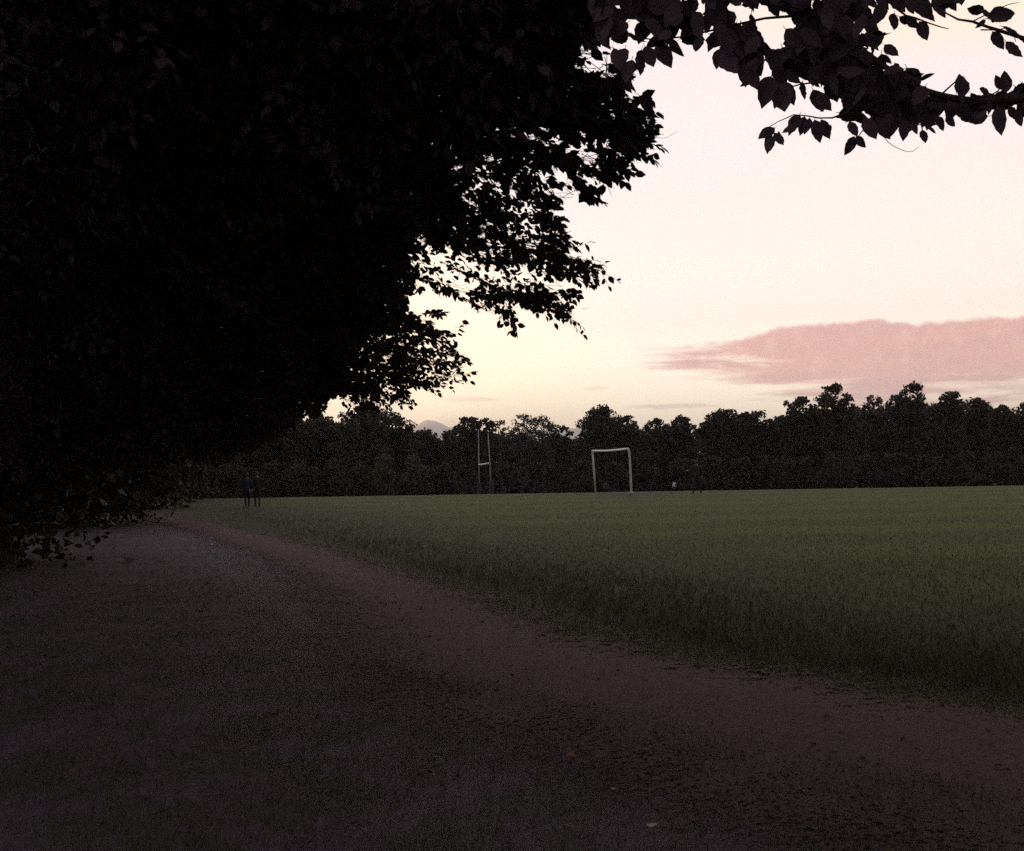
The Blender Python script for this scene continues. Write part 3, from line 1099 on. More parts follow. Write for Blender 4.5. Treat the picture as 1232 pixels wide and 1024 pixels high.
    V = np.stack([a + rad * k for k in ring] + [b_ + rad * 0.8 * k for k in ring], 1).reshape(-1, 3)
    n = len(a)
    f = np.array([(0, 1, 4, 3), (1, 2, 5, 4), (2, 0, 3, 5)])
    Q = (np.arange(n)[:, None, None] * 6 + f[None]).reshape(-1, 4)
    o = link('twigs', mesh_np('twigs', V - TRUNK, Q), M_twig, root)
    o.name = 'twig_work'
    tag(o, None, None, None, 'stuff')
    # trunk and limbs
    g = Geo()
    tr = curve_pts([TRUNK + (0, 0, -0.3), TRUNK + (0.05, -0.05, 1.4), TRUNK + (0.15, 0.1, 4.0), TRUNK + (0.3, -0.2, 7.5), TRUNK + (0.4, 0.1, 11.0)], 18)
    g.tube(tr, np.interp(np.linspace(0, 1, 18), [0, 0.06, 0.15, 0.5, 1], [0.75, 0.5, 0.42, 0.3, 0.06]), 14)
    g.build('trunk', M_bark, root, TRUNK, True)
    ends = P[(r.permutation(len(P)))[:34]]
    for k, e in enumerate(ends):
        h = np.clip(e[2] * 0.75 + 0.5, 2.4, 9.5)
        s = tr[np.argmin(abs(tr[:, 2] - h))]
        mid = s * 0.45 + e * 0.55 + np.array([0, 0, 0.35 + 0.1 * np.linalg.norm(e - s)])
        pts = curve_pts([s, mid, e], 9)
        x, y = proj_n(pts)
        bad = np.isfinite(x) & (x > -50) & (x < 1290) & (y > -60) & (y < 1060) & ~in_poly(np.nan_to_num(x), np.nan_to_num(y), CROWN)
        if bad.any():
            continue
        g = Geo()
        L = np.linalg.norm(e - s)
        g.tube(pts, np.linspace(0.02 + 0.016 * L, 0.008, 9), 6)
        g.build('limb', M_bark, root, TRUNK, True)
    return root, n_leaf


beech, n_beech = build_beech()
print('beech leaves', n_beech)


# ------------------------------------------------------------------ the low bough close to the viewer, its leaves one by one
def leaf_mesh(k):
    """one beech leaf, unit length along +X, face up +Z, wavy edge, folded on the midrib"""
    r = np.random.default_rng(900 + k)
    n = 9
    bend = (0.05, -0.10, 0.16, -0.22, 0.02, 0.28)[k % 6]
    fold = (0.10, 0.22, 0.05, 0.16, 0.34, 0.12)[k % 6]
    V, Q, T = [], [], []
    xs = np.linspace(0.0, 1.0, n)
    half = 0.36 * np.sin(np.pi * xs ** 0.82) ** 0.80 * (1 - 0.18 * xs)
    half[0] = 0.02
    half[-1] = 0.0
    half *= (0.92, 1.0, 1.06, 0.88, 0.98, 0.94)[k % 6]
    for i, (x, h) in enumerate(zip(xs, half)):
        zc = bend * x * x
        wv = 0.012 * (-1) ** i
        V.append((x, h + wv * (0 < i < n - 1), zc + fold * h + 0.015 * r.normal()))
        V.append((x, 0, zc))
        V.append((x, -h - wv * (0 < i < n - 1), zc + fold * h + 0.015 * r.normal()))
    for i in range(n - 1):
        a = i * 3
        Q += [(a, a + 1, a + 4, a + 3), (a + 1, a + 2, a + 5, a + 4)]
    # petiole
    b0 = len(V)
    for x, rr in ((-0.16, 0.010), (0.05, 0.012)):
        V += [(x, rr, -0.002), (x, -rr, -0.002), (x, 0, -0.018)]
    Q += [(b0, b0 + 1, b0 + 4, b0 + 3), (b0 + 1, b0 + 2, b0 + 5, b0 + 4), (b0 + 2, b0, b0 + 3, b0 + 5)]
    me = mesh_np('leaf', np.array(V), np.array(Q), None, True)
    me.materials.append(M_leaf)
    return me


LEAVES = [leaf_mesh(k) for k in range(6)]
NEAR = [(690, -40), (1040, -40), (1036, 12), (1052, 30), (1062, 50), (1070, 66), (1082, 76), (1098, 84), (1112, 98), (1140, 101), (1156, 104), (1172, 110),
        (1190, 112), (1206, 104), (1240, 104), (1300, 104), (1300, 148), (1232, 140), (1200, 140), (1172, 144), (1140, 148), (1112, 160), (1086, 160), (1050, 162), (1022, 152),
        (1006, 142), (1004, 120), (984, 112), (962, 108), (945, 116), (925, 112), (906, 98), (892, 84), (866, 76), (856, 58), (840, 56), (815, 62), (800, 66), (780, 70), (764, 54),
        (750, 72), (730, 60), (716, 30)]
NGAP = [[(866, 0), (884, 0), (894, 16), (912, 20), (908, 0), (918, 0), (920, 24), (944, 28), (946, 46), (940, 56), (928, 54), (918, 36), (886, 24)],
        [(914, 62), (922, 60), (930, 80), (930, 104), (924, 98), (918, 78)],
        [(946, 84), (958, 86), (962, 104), (984, 108), (980, 122), (968, 118), (962, 106), (944, 104)],
        [(744, 36), (752, 34), (764, 54), (760, 58)], [(752, 30), (766, 36), (776, 46), (764, 46)], [(776, 40), (792, 40), (788, 50), (776, 48)],
        [(812, 24), (824, 22), (823, 40), (812, 38)], [(876, 28), (888, 32), (886, 38), (878, 36)],
        [(1082, 134), (1098, 138), (1096, 144), (1082, 140)]]


def build_near_bough():
    r = np.random.default_rng(3)
    T2 = np.array([6.0, 0.4, 0.0])
    root = empty('beech_tree', tuple(T2), 'second beech whose low bough of large separate leaves hangs before the open sky', 'tree')
    g = Geo()
    tr = curve_pts([T2 + (0, 0, -0.3), T2 + (0.05, -0.05, 1.4), T2 + (-0.1, 0.1, 4.0), T2 + (-0.2, -0.2, 7.0), T2 + (-0.3, 0.1, 10.5)], 16)
    g.tube(tr, np.interp(np.linspace(0, 1, 16), [0, 0.06, 0.15, 0.5, 1], [0.7, 0.46, 0.38, 0.26, 0.05]), 14)
    g.build('trunk', M_bark, root, T2, True)
    # unseen crown overhead and behind the viewer, shaped to shade ground and bough
    N = 150000
    d = r.normal(size=(N, 3))
    d /= np.linalg.norm(d, axis=1)[:, None]
    q = np.array([5.4, 4.2, 8.0]) + d * (r.random(N) ** (1 / 2.4))[:, None] * np.array([7.6, 10.5, 4.9])
    shade_q = np.stack([r.uniform(0.5, 10, 26000), r.uniform(-7.5, -2.2, 26000), r.uniform(2.3, 5.0, 26000)], 1)  # leaves added behind the viewer, out of view, to darken the bough
    q = np.concatenate([q[q[:, 2] > 3.1], shade_q])
    qx, qy = proj_n(q)
    inside = np.isfinite(qx) & (qx > -40) & (qx < 1300) & (qy > -70) & (qy < 1100)
    q = q[~inside]
    V, Q = cards(q, 0.13, r)
    tag(link('crown', mesh_np('crown', V - T2, Q), M_leaf, root), None, None, None, 'stuff')
    for k in range(14):
        e = q[int(r.integers(len(q)))]
        s0 = tr[int(np.clip(np.argmin(abs(tr[:, 2] - e[2] * 0.8)), 5, 14))]
        pts = curve_pts([s0, s0 * 0.45 + e * 0.55 + np.array([0, 0, 0.7]), e], 8)
        px_, py_ = proj_n(pts)
        if (np.isfinite(px_) & (px_ > -40) & (px_ < 1300) & (py_ > -60) & (py_ < 1080)).any():
            continue
        g = Geo()
        g.tube(pts, np.linspace(0.09, 0.01, 8), 6)
        g.build('limb', M_bark, root, T2, True)
    # woody bough from the trunk, drooping into the picture
    pts3 = [T2 + np.array([-0.1, 0.05, 3.3]), np.array([4.2, 1.7, 3.75]), np.array([2.6, 2.6, 3.35]), np.array(at(1330, 96, 2.78)), np.array(at(1240, 116, 2.82)),
            np.array(at(1180, 122, 2.85)), np.array(at(1110, 108, 2.9)), np.array(at(1045, 66, 2.95)), np.array(at(985, 18, 3.0)), np.array(at(915, -6, 3.05)), np.array(at(840, -14, 3.1))]
    g = Geo()
    c = curve_pts(pts3, 60)
    rad = np.interp(np.linspace(0, 1, 60), [0, 0.2, 0.35, 0.6, 1], [0.06, 0.035, 0.014, 0.010, 0.003])
    g.tube(c - T2, rad, 8)
    bough = g.build('low_bough', M_twig, root, None, True)
    tag(bough, 'low bough with large separate leaves hanging in front of the sky', None)

    def twig(ctrl, r0=0.0032, r1=0.0014, n=9):
        g = Geo()
        cc = curve_pts([np.array(at(*p)) for p in ctrl], n)
        g.tube(cc - T2, np.linspace(r0, r1, n), 5)
        g.build('twig', M_twig, bough)
        return cc
    tw = [twig([(985, 18, 3.0), (920, 22, 3.0), (850, 38, 2.9), (790, 48, 2.9), (740, 40, 3.0)], 0.005),
          twig([(915, -6, 3.05), (880, -14, 3.1), (790, -5, 3.1), (715, 10, 3.2)], 0.005),
          twig([(1000, 5, 3.0), (960, 50, 2.85), (915, 75, 2.75), (890, 88, 2.7)], 0.004),
          twig([(1045, 70, 2.95), (1000, 95, 2.8), (960, 102, 2.75), (938, 112, 2.7)], 0.004),
          twig([(1060, 90, 2.93), (1020, 135, 2.75), (985, 142, 2.7), (955, 138, 2.68), (918, 157, 2.65)], 0.0034, 0.001),
          twig([(1070, 98, 2.9), (1050, 140, 2.8), (1032, 165, 2.75)], 0.003),
          twig([(1090, 108, 2.9), (1105, 140, 2.8), (1112, 165, 2.78)], 0.003),
          twig([(1060, 160, 2.75), (1072, 174, 2.74), (1094, 183, 2.73), (1106, 176, 2.73)], 0.0012, 0.0006),
          twig([(1130, 116, 2.88), (1150, 98, 2.8), (1160, 92, 2.8)], 0.003),
          twig([(1160, 120, 2.86), (1195, 113, 2.8), (1212, 96, 2.8)], 0.003),
          twig([(1030, -60, 2.7), (1075, 8, 2.66), (1102, 22, 2.64), (1130, 32, 2.62), (1142, 35, 2.62)], 0.004, 0.001),
          twig([(1100, -50, 2.7), (1135, 14, 2.66), (1170, 26, 2.62), (1200, 36, 2.6), (1250, 52, 2.6)], 0.001, 0.006),
          twig([(1170, 26, 2.62), (1190, 16, 2.6), (1212, 6, 2.6), (1226, 3, 2.6)], 0.002, 0.0008),
          twig([(1180, 36, 2.6), (1200, 36, 2.6), (1216, 34, 2.6), (1222, 50, 2.6)], 0.002, 0.001),
          twig([(780, 164, 5.9), (800, 166, 5.8), (815, 158, 5.8)], 0.0016, 0.0008)]

    cnt = [0]

    def leaf(p, direction, normal, size):
        d = Vector(direction).normalized()
        n = Vector(normal)
        s = n.cross(d)
        if s.length < 1e-4:
            s = d.orthogonal()
        s.normalize()
        n = d.cross(s)
        M = Matrix((d, s, n)).transposed().to_4x4()
        o = bpy.data.objects.new('leaf', LEAVES[cnt[0] % 6])
        o.matrix_local = Matrix.Translation(Vector(p) - Vector(T2)) @ M @ Matrix.Diagonal((size, size * r.uniform(0.72, 1.08), size * r.uniform(0.6, 1.6), 1.0))
        C.objects.link(o)
        o.parent = bough
        cnt[0] += 1

    def leaf_px(base, tip, depth, face=0.9):
        """leaf from its base pixel to its tip pixel; face 1 = seen full on"""
        b_ = at(base[0], base[1], depth)
        t = at(tip[0], tip[1], depth + r.uniform(-0.012, 0.012))
        d = t - b_
        view = (EYE - b_).normalized()
        side = d.cross(view).normalized()
        n = view * face + side * (r.choice([-1, 1]) * math.sqrt(max(0, 1 - face * face)))
        leaf(b_ + d * 0.0, d, n, d.length)

    # leaves that stand out against the sky, one by one
    edge = [((738, 58), (745, 84), .95), ((752, 58), (744, 84), .9), ((776, 56), (786, 82), .95), ((790, 52), (809, 80), .95), ((806, 46), (824, 68), .8), ((772, 60), (764, 92), .7),
            ((752, 95), (766, 110), .6), ((760, 72), (752, 100), .8), ((842, 44), (838, 64), .9), ((858, 42), (854, 62), .9), ((868, 58), (862, 84), .95), ((868, 62), (884, 94), .95),
            ((880, 46), (872, 72), .9), ((902, 66), (896, 104), .95), ((902, 84), (909, 110), .9), ((916, 78), (896, 106), .8), ((928, 92), (916, 132), 1.), ((938, 100), (945, 139), 1.),
            ((944, 98), (955, 128), .9), ((936, 104), (934, 130), .8), ((922, 60), (944, 84), .9), ((930, 80), (948, 104), .95), ((946, 84), (964, 100), .8),
            ((966, 98), (960, 122), .7), ((978, 108), (990, 136), .95), ((984, 112), (1000, 134), .9), ((990, 116), (984, 136), .8),
            ((962, 138), (948, 160), .95), ((968, 140), (962, 164), .95), ((974, 142), (970, 164), .9), ((980, 144), (987, 173), 1.), ((988, 144), (998, 168), .95), ((996, 150), (1000, 160), .9),
            ((958, 152), (940, 158), .8), ((932, 154), (912, 168), .8), ((930, 156), (916, 174), .7), ((932, 160), (942, 176), .8), ((930, 164), (922, 185), .8), ((936, 158), (940, 170), .6),
            ((1028, 164), (1018, 187), .95), ((1030, 164), (1042, 178), .95), ((1022, 146), (1030, 166), .9), ((1040, 142), (1054, 169), .95), ((1060, 146), (1070, 168), .9),
            ((1074, 146), (1070, 169), .9), ((1088, 144), (1088, 169), .95), ((1098, 146), (1104, 162), .9), ((1110, 156), (1112, 174), .9), ((1114, 150), (1126, 162), .4),
            ((1126, 140), (1136, 157), .9), ((1138, 140), (1150, 152), .8), ((1156, 138), (1164, 150), .8), ((1170, 136), (1180, 149), .8), ((1186, 132), (1178, 148), .8),
            ((1200, 128), (1205, 164), 1.), ((1206, 130), (1196, 148), .8), ((1222, 132), (1232, 152), .9), ((1214, 128), (1224, 146), .9),
            ((1210, 112), (1208, 85), .95), ((1206, 108), (1196, 92), .9), ((1160, 116), (1153, 90), .95), ((1168, 112), (1180, 122), .8), ((1190, 112), (1176, 108), .8),
            ((1218, 110), (1234, 100), .8), ((1224, 114), (1240, 106), .8), ((1106, 96), (1122, 86), .6), ((1100, 92), (1112, 88), .7), ((1092, 84), (1100, 92), .5),
            ((1064, 54), (1080, 70), .9), ((1052, 38), (1070, 46), .5), ((1040, 12), (1036, -4), .8), ((1060, 66), (1074, 74), .8),
            # the small bough at the top right
            ((1040, -4), (1056, 10), .9), ((1066, 2), (1048, 32), .95), ((1076, 16), (1073, 38), .8), ((1082, 20), (1104, 30), .8), ((1092, 20), (1108, 34), .8), ((1106, 26), (1118, 48), .95),
            ((1072, -6), (1090, 14), .9), ((1090, -6), (1100, 16), .9), ((1104, -4), (1118, 26), .9), ((1112, 4), (1122, 28), .8), ((1124, -8), (1138, 22), .9), ((1136, -8), (1154, 10), .9),
            ((1130, 8), (1150, 4), .8), ((1100, -12), (1124, -2), .9), ((1146, -12), (1158, 4), .9), ((1028, -10), (1046, 6), .9), ((1056, -10), (1070, 12), .9),
            ((1184, 14), (1163, 8), .9), ((1192, 20), (1176, 12), .6), ((1188, 22), (1224, 14), .95), ((1192, 24), (1212, 18), .6), ((1186, 24), (1174, 34), .95), ((1194, 38), (1208, 60), 1.),
            ((1210, 50), (1224, 72), .8), ((1206, 32), (1226, 44), .3), ((1218, 40), (1236, 52), .3)]
    for b_, t, f in edge:
        top = b_[1] < 40 and b_[0] > 1030
        leaf_px(b_, t, (2.62 if top else 2.78) + r.uniform(-0.08, 0.08), f)
    # the leaves inside the bough
    n_in = 0
    tries = 0
    while n_in < 205 and tries < 6000:
        tries += 1
        x, y = r.uniform(690, 1260), r.uniform(-34, 165)
        p1 = np.array([x]), np.array([y])
        if not in_poly(p1[0], p1[1], NEAR)[0]:
            continue
        L = r.uniform(19, 35)
        a = math.pi / 2 + r.normal() * 0.75            # mostly hanging
        tx, ty = x + L * math.cos(a), y + L * math.sin(a)
        q = np.array([x, (x + tx) / 2, tx]), np.array([y, (y + ty) / 2, ty])
        if not in_poly(q[0], q[1], NEAR).all():
            continue
        if any(in_poly(q[0], q[1], gp).any() for gp in NGAP):
            continue
        leaf_px((x, y), (tx, ty), r.uniform(2.72, 3.1), r.uniform(0.55, 1.0))
        n_in += 1
    # leaves too crowded to tell apart, filling the bough behind them
    LV = [np.array([v.co for v in m.vertices]) for m in LEAVES]
    LQ = [np.array([p.vertices for p in m.polygons]) for m in LEAVES]
    g = Geo()
    n_in = tries = 0
    while n_in < 400 and tries < 20000:
        tries += 1
        x, y = r.uniform(690, 1290), r.uniform(-50, 165)
        L = r.uniform(22, 32)
        a = math.pi / 2 + r.normal() * 0.8
        tx, ty = x + L * math.cos(a), y + L * math.sin(a)
        qx, qy = np.array([x, (x + tx) / 2, tx]), np.array([y, (y + ty) / 2, ty])
        top = 1020 < x and y < 8
        if not in_poly(qx, qy, NEAR).all() and not (top and x < 1160 and ty < 12):
            continue
        if any(in_poly(qx, qy, gp).any() for gp in NGAP):
            continue
        dep = r.uniform(2.85, 3.3)
        b_ = at(x, y, dep)
        d = at(tx, ty, dep + r.uniform(-0.03, 0.03)) - b_
        view = (EYE - b_).normalized()
        n = view + Vector(r.normal(size=3) * 0.4)
        L3 = d.length
        d.normalize()
        s_ = n.cross(d).normalized()
        n = d.cross(s_)
        B = np.array([d, s_, n])
        k = n_in % 6
        g.add(LV[k] @ B * L3 + np.array(b_), LQ[k])
        n_in += 1
    o = g.build('leaf_mass', M_leaf, bough, T2)
    tag(o, None, None, None, 'stuff')
    return cnt[0]


n_near = build_near_bough()
print('near leaves', n_near)


# ------------------------------------------------------------------ grass
def build_grass():
    r = np.random.default_rng(31)

    def side(x, y):          # + on the tree side of the track's field edge, metres
        return (edge_x(y) - x) * 0.917
    out = []
    # uniform on screen-ish: sample by distance bands
    for (y0, y1, n) in ((3.2, 57.0, 430000),):
        y = np.exp(r.uniform(math.log(y0), math.log(y1), n))
        x = y * r.uniform(-0.66, 0.90, n)
        s = side(x, y)
        cl = 0.5 + 0.5 * np.sin(x * 2.1 + 1.3 * np.sin(y * 1.7)) * np.sin(y * 2.4 + np.sin(x * 1.9))
        p = np.where(s < 0.9, np.clip((0.95 - s) / 0.8, 0.05, 1.0), np.where(s < 2.7, 0.035, 0.22 + 0.5 * cl * (cl > 0.45)))
        p = p * np.interp(y, [16, 40], [1.0, 0.25]) * np.where(s > 0.9, 0.6, 1.0)
        k = r.random(n) < p
        x, y, s = x[k], y[k], s[k]
        hh = np.where(s < -3.2, 0.042, np.where(s < -0.2, 0.042 + 0.075 * (s + 3.2) / 3.0, 0.05)) * r.uniform(0.55, 1.4, len(x))
        z = ground_z(x, y) + und(x, y) - 0.004
        a = r.uniform(0, 2 * math.pi, len(x))
        w = 0.0030 * (0.6 + y * 0.035) * r.uniform(0.7, 1.3, len(x))
        b1 = np.stack([x - np.cos(a) * w, y - np.sin(a) * w, z], 1)
        b2 = np.stack([x + np.cos(a) * w, y + np.sin(a) * w, z], 1)
        la = r.uniform(0, 2 * math.pi, len(x))
        ln = hh * r.uniform(0.1, 0.9, len(x))
        t = np.stack([x + np.cos(la) * ln, y + np.sin(la) * ln, z + hh], 1)
        out.append(np.stack([b1, b2, t], 1).reshape(-1, 3))
    V = np.concatenate(out)
    T = np.arange(len(V)).reshape(-1, 3)
    o = link('grass', mesh_np('grass', V, None, T), M_grass)
    tag(o, 'short grass blades of the field with a longer fringe along the track, over ground coloured darker for shade', 'grass', kind='stuff')


build_grass()

# ------------------------------------------------------------------ fallen leaves
M_pale = mat_noise('pale_dry_leaf', (0.42, 0.34, 0.27), (0.30, 0.22, 0.16), 30, 0.8, 0.2)
M_red = mat_noise('russet_leaf', (0.20, 0.065, 0.05), (0.14, 0.05, 0.04), 30, 0.8, 0.2)
M_dry = mat_noise('brown_leaf', (0.10, 0.068, 0.052), (0.065, 0.045, 0.036), 30, 0.85, 0.2)


def fallen(px, py, size, rot, mat, label, k, tilt=0.25):
    p = ground_hit(px, py)
    me = LEAVES[k % 6].copy()
    me.materials.clear()
    me.materials.append(mat)
    o = bpy.data.objects.new('fallen_leaf', me)
    z = gz(p.x, p.y) + float(und(p.x, p.y)) + 0.02
    o.matrix_world = Matrix.Translation((p.x, p.y, z)) @ Matrix.Rotation(rot, 4, 'Z') @ Matrix.Rotation(tilt, 4, 'X') @ Matrix.Scale(size, 4)
    C.objects.link(o)
    tag(o, label, 'leaf', 'fallen leaves on the ground')


fallen(968, 961, 0.045, 1.9, M_pale, 'small pale dry leaf lying on the brown track', 0, 0.5)
fallen(735, 955, 0.026, 0.2, M_pale, 'tiny pale leaf scrap beside the russet leaf', 1)
fallen(778, 997, 0.050, 0.1, M_pale, 'pale curled leaf lying flat between track and worn grass', 2, 0.1)
fallen(682, 913, 0.085, 0.6, M_red, 'russet red fallen leaf on the worn grass', 3, 0.3)
fallen(1034, 812, 0.035, 0.6, M_pale, 'tiny pale leaf at the grassy edge of the track', 4, 0.4)
fallen(253, 655, 0.085, 0.3, M_pale, 'pale dry leaf under the avenue trees, larger of two', 5, 0.7)
fallen(253, 648, 0.05, 1.0, M_pale, 'faint pale leaf just behind the larger pale one under the avenue', 0, 0.5)
fallen(297, 643, 0.085, 2.1, M_pale, 'single pale leaf on the track short of the walkers', 1, 0.6)


def build_litter():
    r = np.random.default_rng(8)
    n = 1300
    y = np.sqrt(r.uniform(3.4 ** 2, 17 ** 2, n))
    x = y * r.uniform(-0.58, 0.5, n)
    s = (edge_x(y) - x) * 0.917
    k = r.random(n) < np.where(s > 0.3, 1.0, 0.08)
    x, y = x[k], y[k]
    z = ground_z(x, y) + und(x, y) + 0.014
    a = r.uniform(0, 2 * math.pi, len(x))
    d = np.stack([np.cos(a), np.sin(a), r.normal(size=len(x)) * 0.25], 1)
    nn = np.stack([r.normal(size=len(x)) * 0.4, r.normal(size=len(x)) * 0.4, np.ones(len(x))], 1)
    sd_ = np.cross(nn, d)
    sd_ /= np.linalg.norm(sd_, axis=1)[:, None]
    nn = np.cross(d, sd_)
    P = np.stack([x, y, z], 1)
    L = r.uniform(0.025, 0.055, len(x))
    V = P[:, None] + L[:, None, None] * (LEAF_T[None, :, 0:1] * d[:, None] + LEAF_T[None, :, 1:2] * sd_[:, None] + (LEAF_T[None, :, 2:3] * 2) * nn[:, None])
    Q = (np.arange(len(x))[:, None, None] * 6 + LEAF_Q[None]).reshape(-1, 4)
    o = link('leaf_litter', mesh_np('leaf_litter', V.reshape(-1, 3), Q), M_dry)
    tag(o, 'scatter of small brown fallen leaves and bud scales under the trees', 'leaf litter', kind='stuff')


build_litter()


# ------------------------------------------------------------------ goals
def build_goal():
    bl = ground_hit(716.5, 592.5)
    # posts stand on the crest of the field
    L = at(716.5, 594, 58.8)
    Rr = at(759.5, 594, 51.8)
    L.z, Rr.z = gz(L.x, L.y), gz(Rr.x, Rr.y)
    tl, tr = at(712.8, 543.0, 58.8), at(756.5, 540.0, 51.8)
    e = empty('football_goal', ((L.x + Rr.x) / 2, (L.y + Rr.y) / 2, (L.z + Rr.z) / 2),
              'white metal football goal frame without a net, posts leaning slightly', 'goal')
    o = np.array(e.location)
    g = Geo()
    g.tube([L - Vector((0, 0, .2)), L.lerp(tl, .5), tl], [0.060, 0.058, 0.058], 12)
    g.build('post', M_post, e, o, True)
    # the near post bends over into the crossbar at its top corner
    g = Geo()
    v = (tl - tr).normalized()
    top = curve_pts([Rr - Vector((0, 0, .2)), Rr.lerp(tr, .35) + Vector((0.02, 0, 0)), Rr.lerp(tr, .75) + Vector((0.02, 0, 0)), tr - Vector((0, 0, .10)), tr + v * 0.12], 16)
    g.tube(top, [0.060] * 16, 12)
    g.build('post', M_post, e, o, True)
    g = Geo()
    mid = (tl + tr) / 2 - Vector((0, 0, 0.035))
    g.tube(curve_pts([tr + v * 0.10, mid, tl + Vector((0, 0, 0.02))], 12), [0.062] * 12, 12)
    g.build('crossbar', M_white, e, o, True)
    for p in (L, Rr):
        g = Geo()
        g.tube([p - Vector((0, 0, .05)), p + Vector((0, 0, .05))], [0.085, 0.08], 12)
        g.build('ground_socket', M_pad, e, o)


def build_rugby():
    L, Rr = at(576.8, 596, 99.0), at(591.0, 596, 94.0)
    L.z, Rr.z = gz(L.x, L.y), gz(Rr.x, Rr.y)
    tl, tr = at(575.6, 516.5, 99.0), at(587.2, 521.0, 94.0)
    cl, cr = at(576.2, 559.2, 99.0), at(589.4, 557.2, 94.0)
    e = empty('rugby_posts', ((L.x + Rr.x) / 2, (L.y + Rr.y) / 2, (L.z + Rr.z) / 2), 'tall thin H-shaped rugby posts with a pale crossbar', 'rugby posts')
    o = np.array(e.location)
    for a, b_, m in ((L, tl, cl), (Rr, tr, cr)):
        g = Geo()
        g.tube([a - Vector((0, 0, .2)), m, b_], [0.060, 0.055, 0.045], 10)
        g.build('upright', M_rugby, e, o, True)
        g = Geo()
        g.tube([a - Vector((0, 0, .05)), a + Vector((0, 0, .1)), a + Vector((0, 0, 1.35)), a + Vector((0, 0, 1.4))], [0.19, 0.2, 0.2, 0.16], 12)
        g.build('post_pad', M_pad, e, o, True)
    g = Geo()
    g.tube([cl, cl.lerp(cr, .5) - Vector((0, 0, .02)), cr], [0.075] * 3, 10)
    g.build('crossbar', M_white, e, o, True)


build_goal()
build_rugby()


# ------------------------------------------------------------------ people
def skin_body(name, joints, edges, root, sub=2):
    me = bpy.data.meshes.new(name)
    keys = list(joints)
    me.from_pydata([joints[k][0] for k in keys], [(keys.index(a), keys.index(b)) for a, b in edges], [])
    o = bpy.data.objects.new(name, me)
    C.objects.link(o)
    md = o.modifiers.new('skin', 'SKIN')
    md.use_smooth_shade = True
    for i, k in enumerate(keys):
        rr = joints[k][1]
        me.skin_vertices[0].data[i].radius = rr if isinstance(rr, tuple) else (rr, rr)
        me.skin_vertices[0].data[i].use_root = (k == root)
    ss = o.modifiers.new('sub', 'SUBSURF')
    ss.levels = ss.render_levels = sub
    dg = bpy.context.evaluated_depsgraph_get()
    m2 = bpy.data.meshes.new_from_object(o.evaluated_get(dg))
    bpy.data.objects.remove(o)
    m2.polygons.foreach_set('use_smooth', np.ones(len(m2.polygons), bool))
    return m2


def cloth(name, col):
    return mat_noise(name, col, tuple(c * 0.7 for c in col), 12, 0.9, 0.15)


M_skin = mat_principled('skin', (0.22, 0.13, 0.10), 0.6)
M_hair = mat_principled('dark_hair', (0.02, 0.015, 0.012), 0.6)


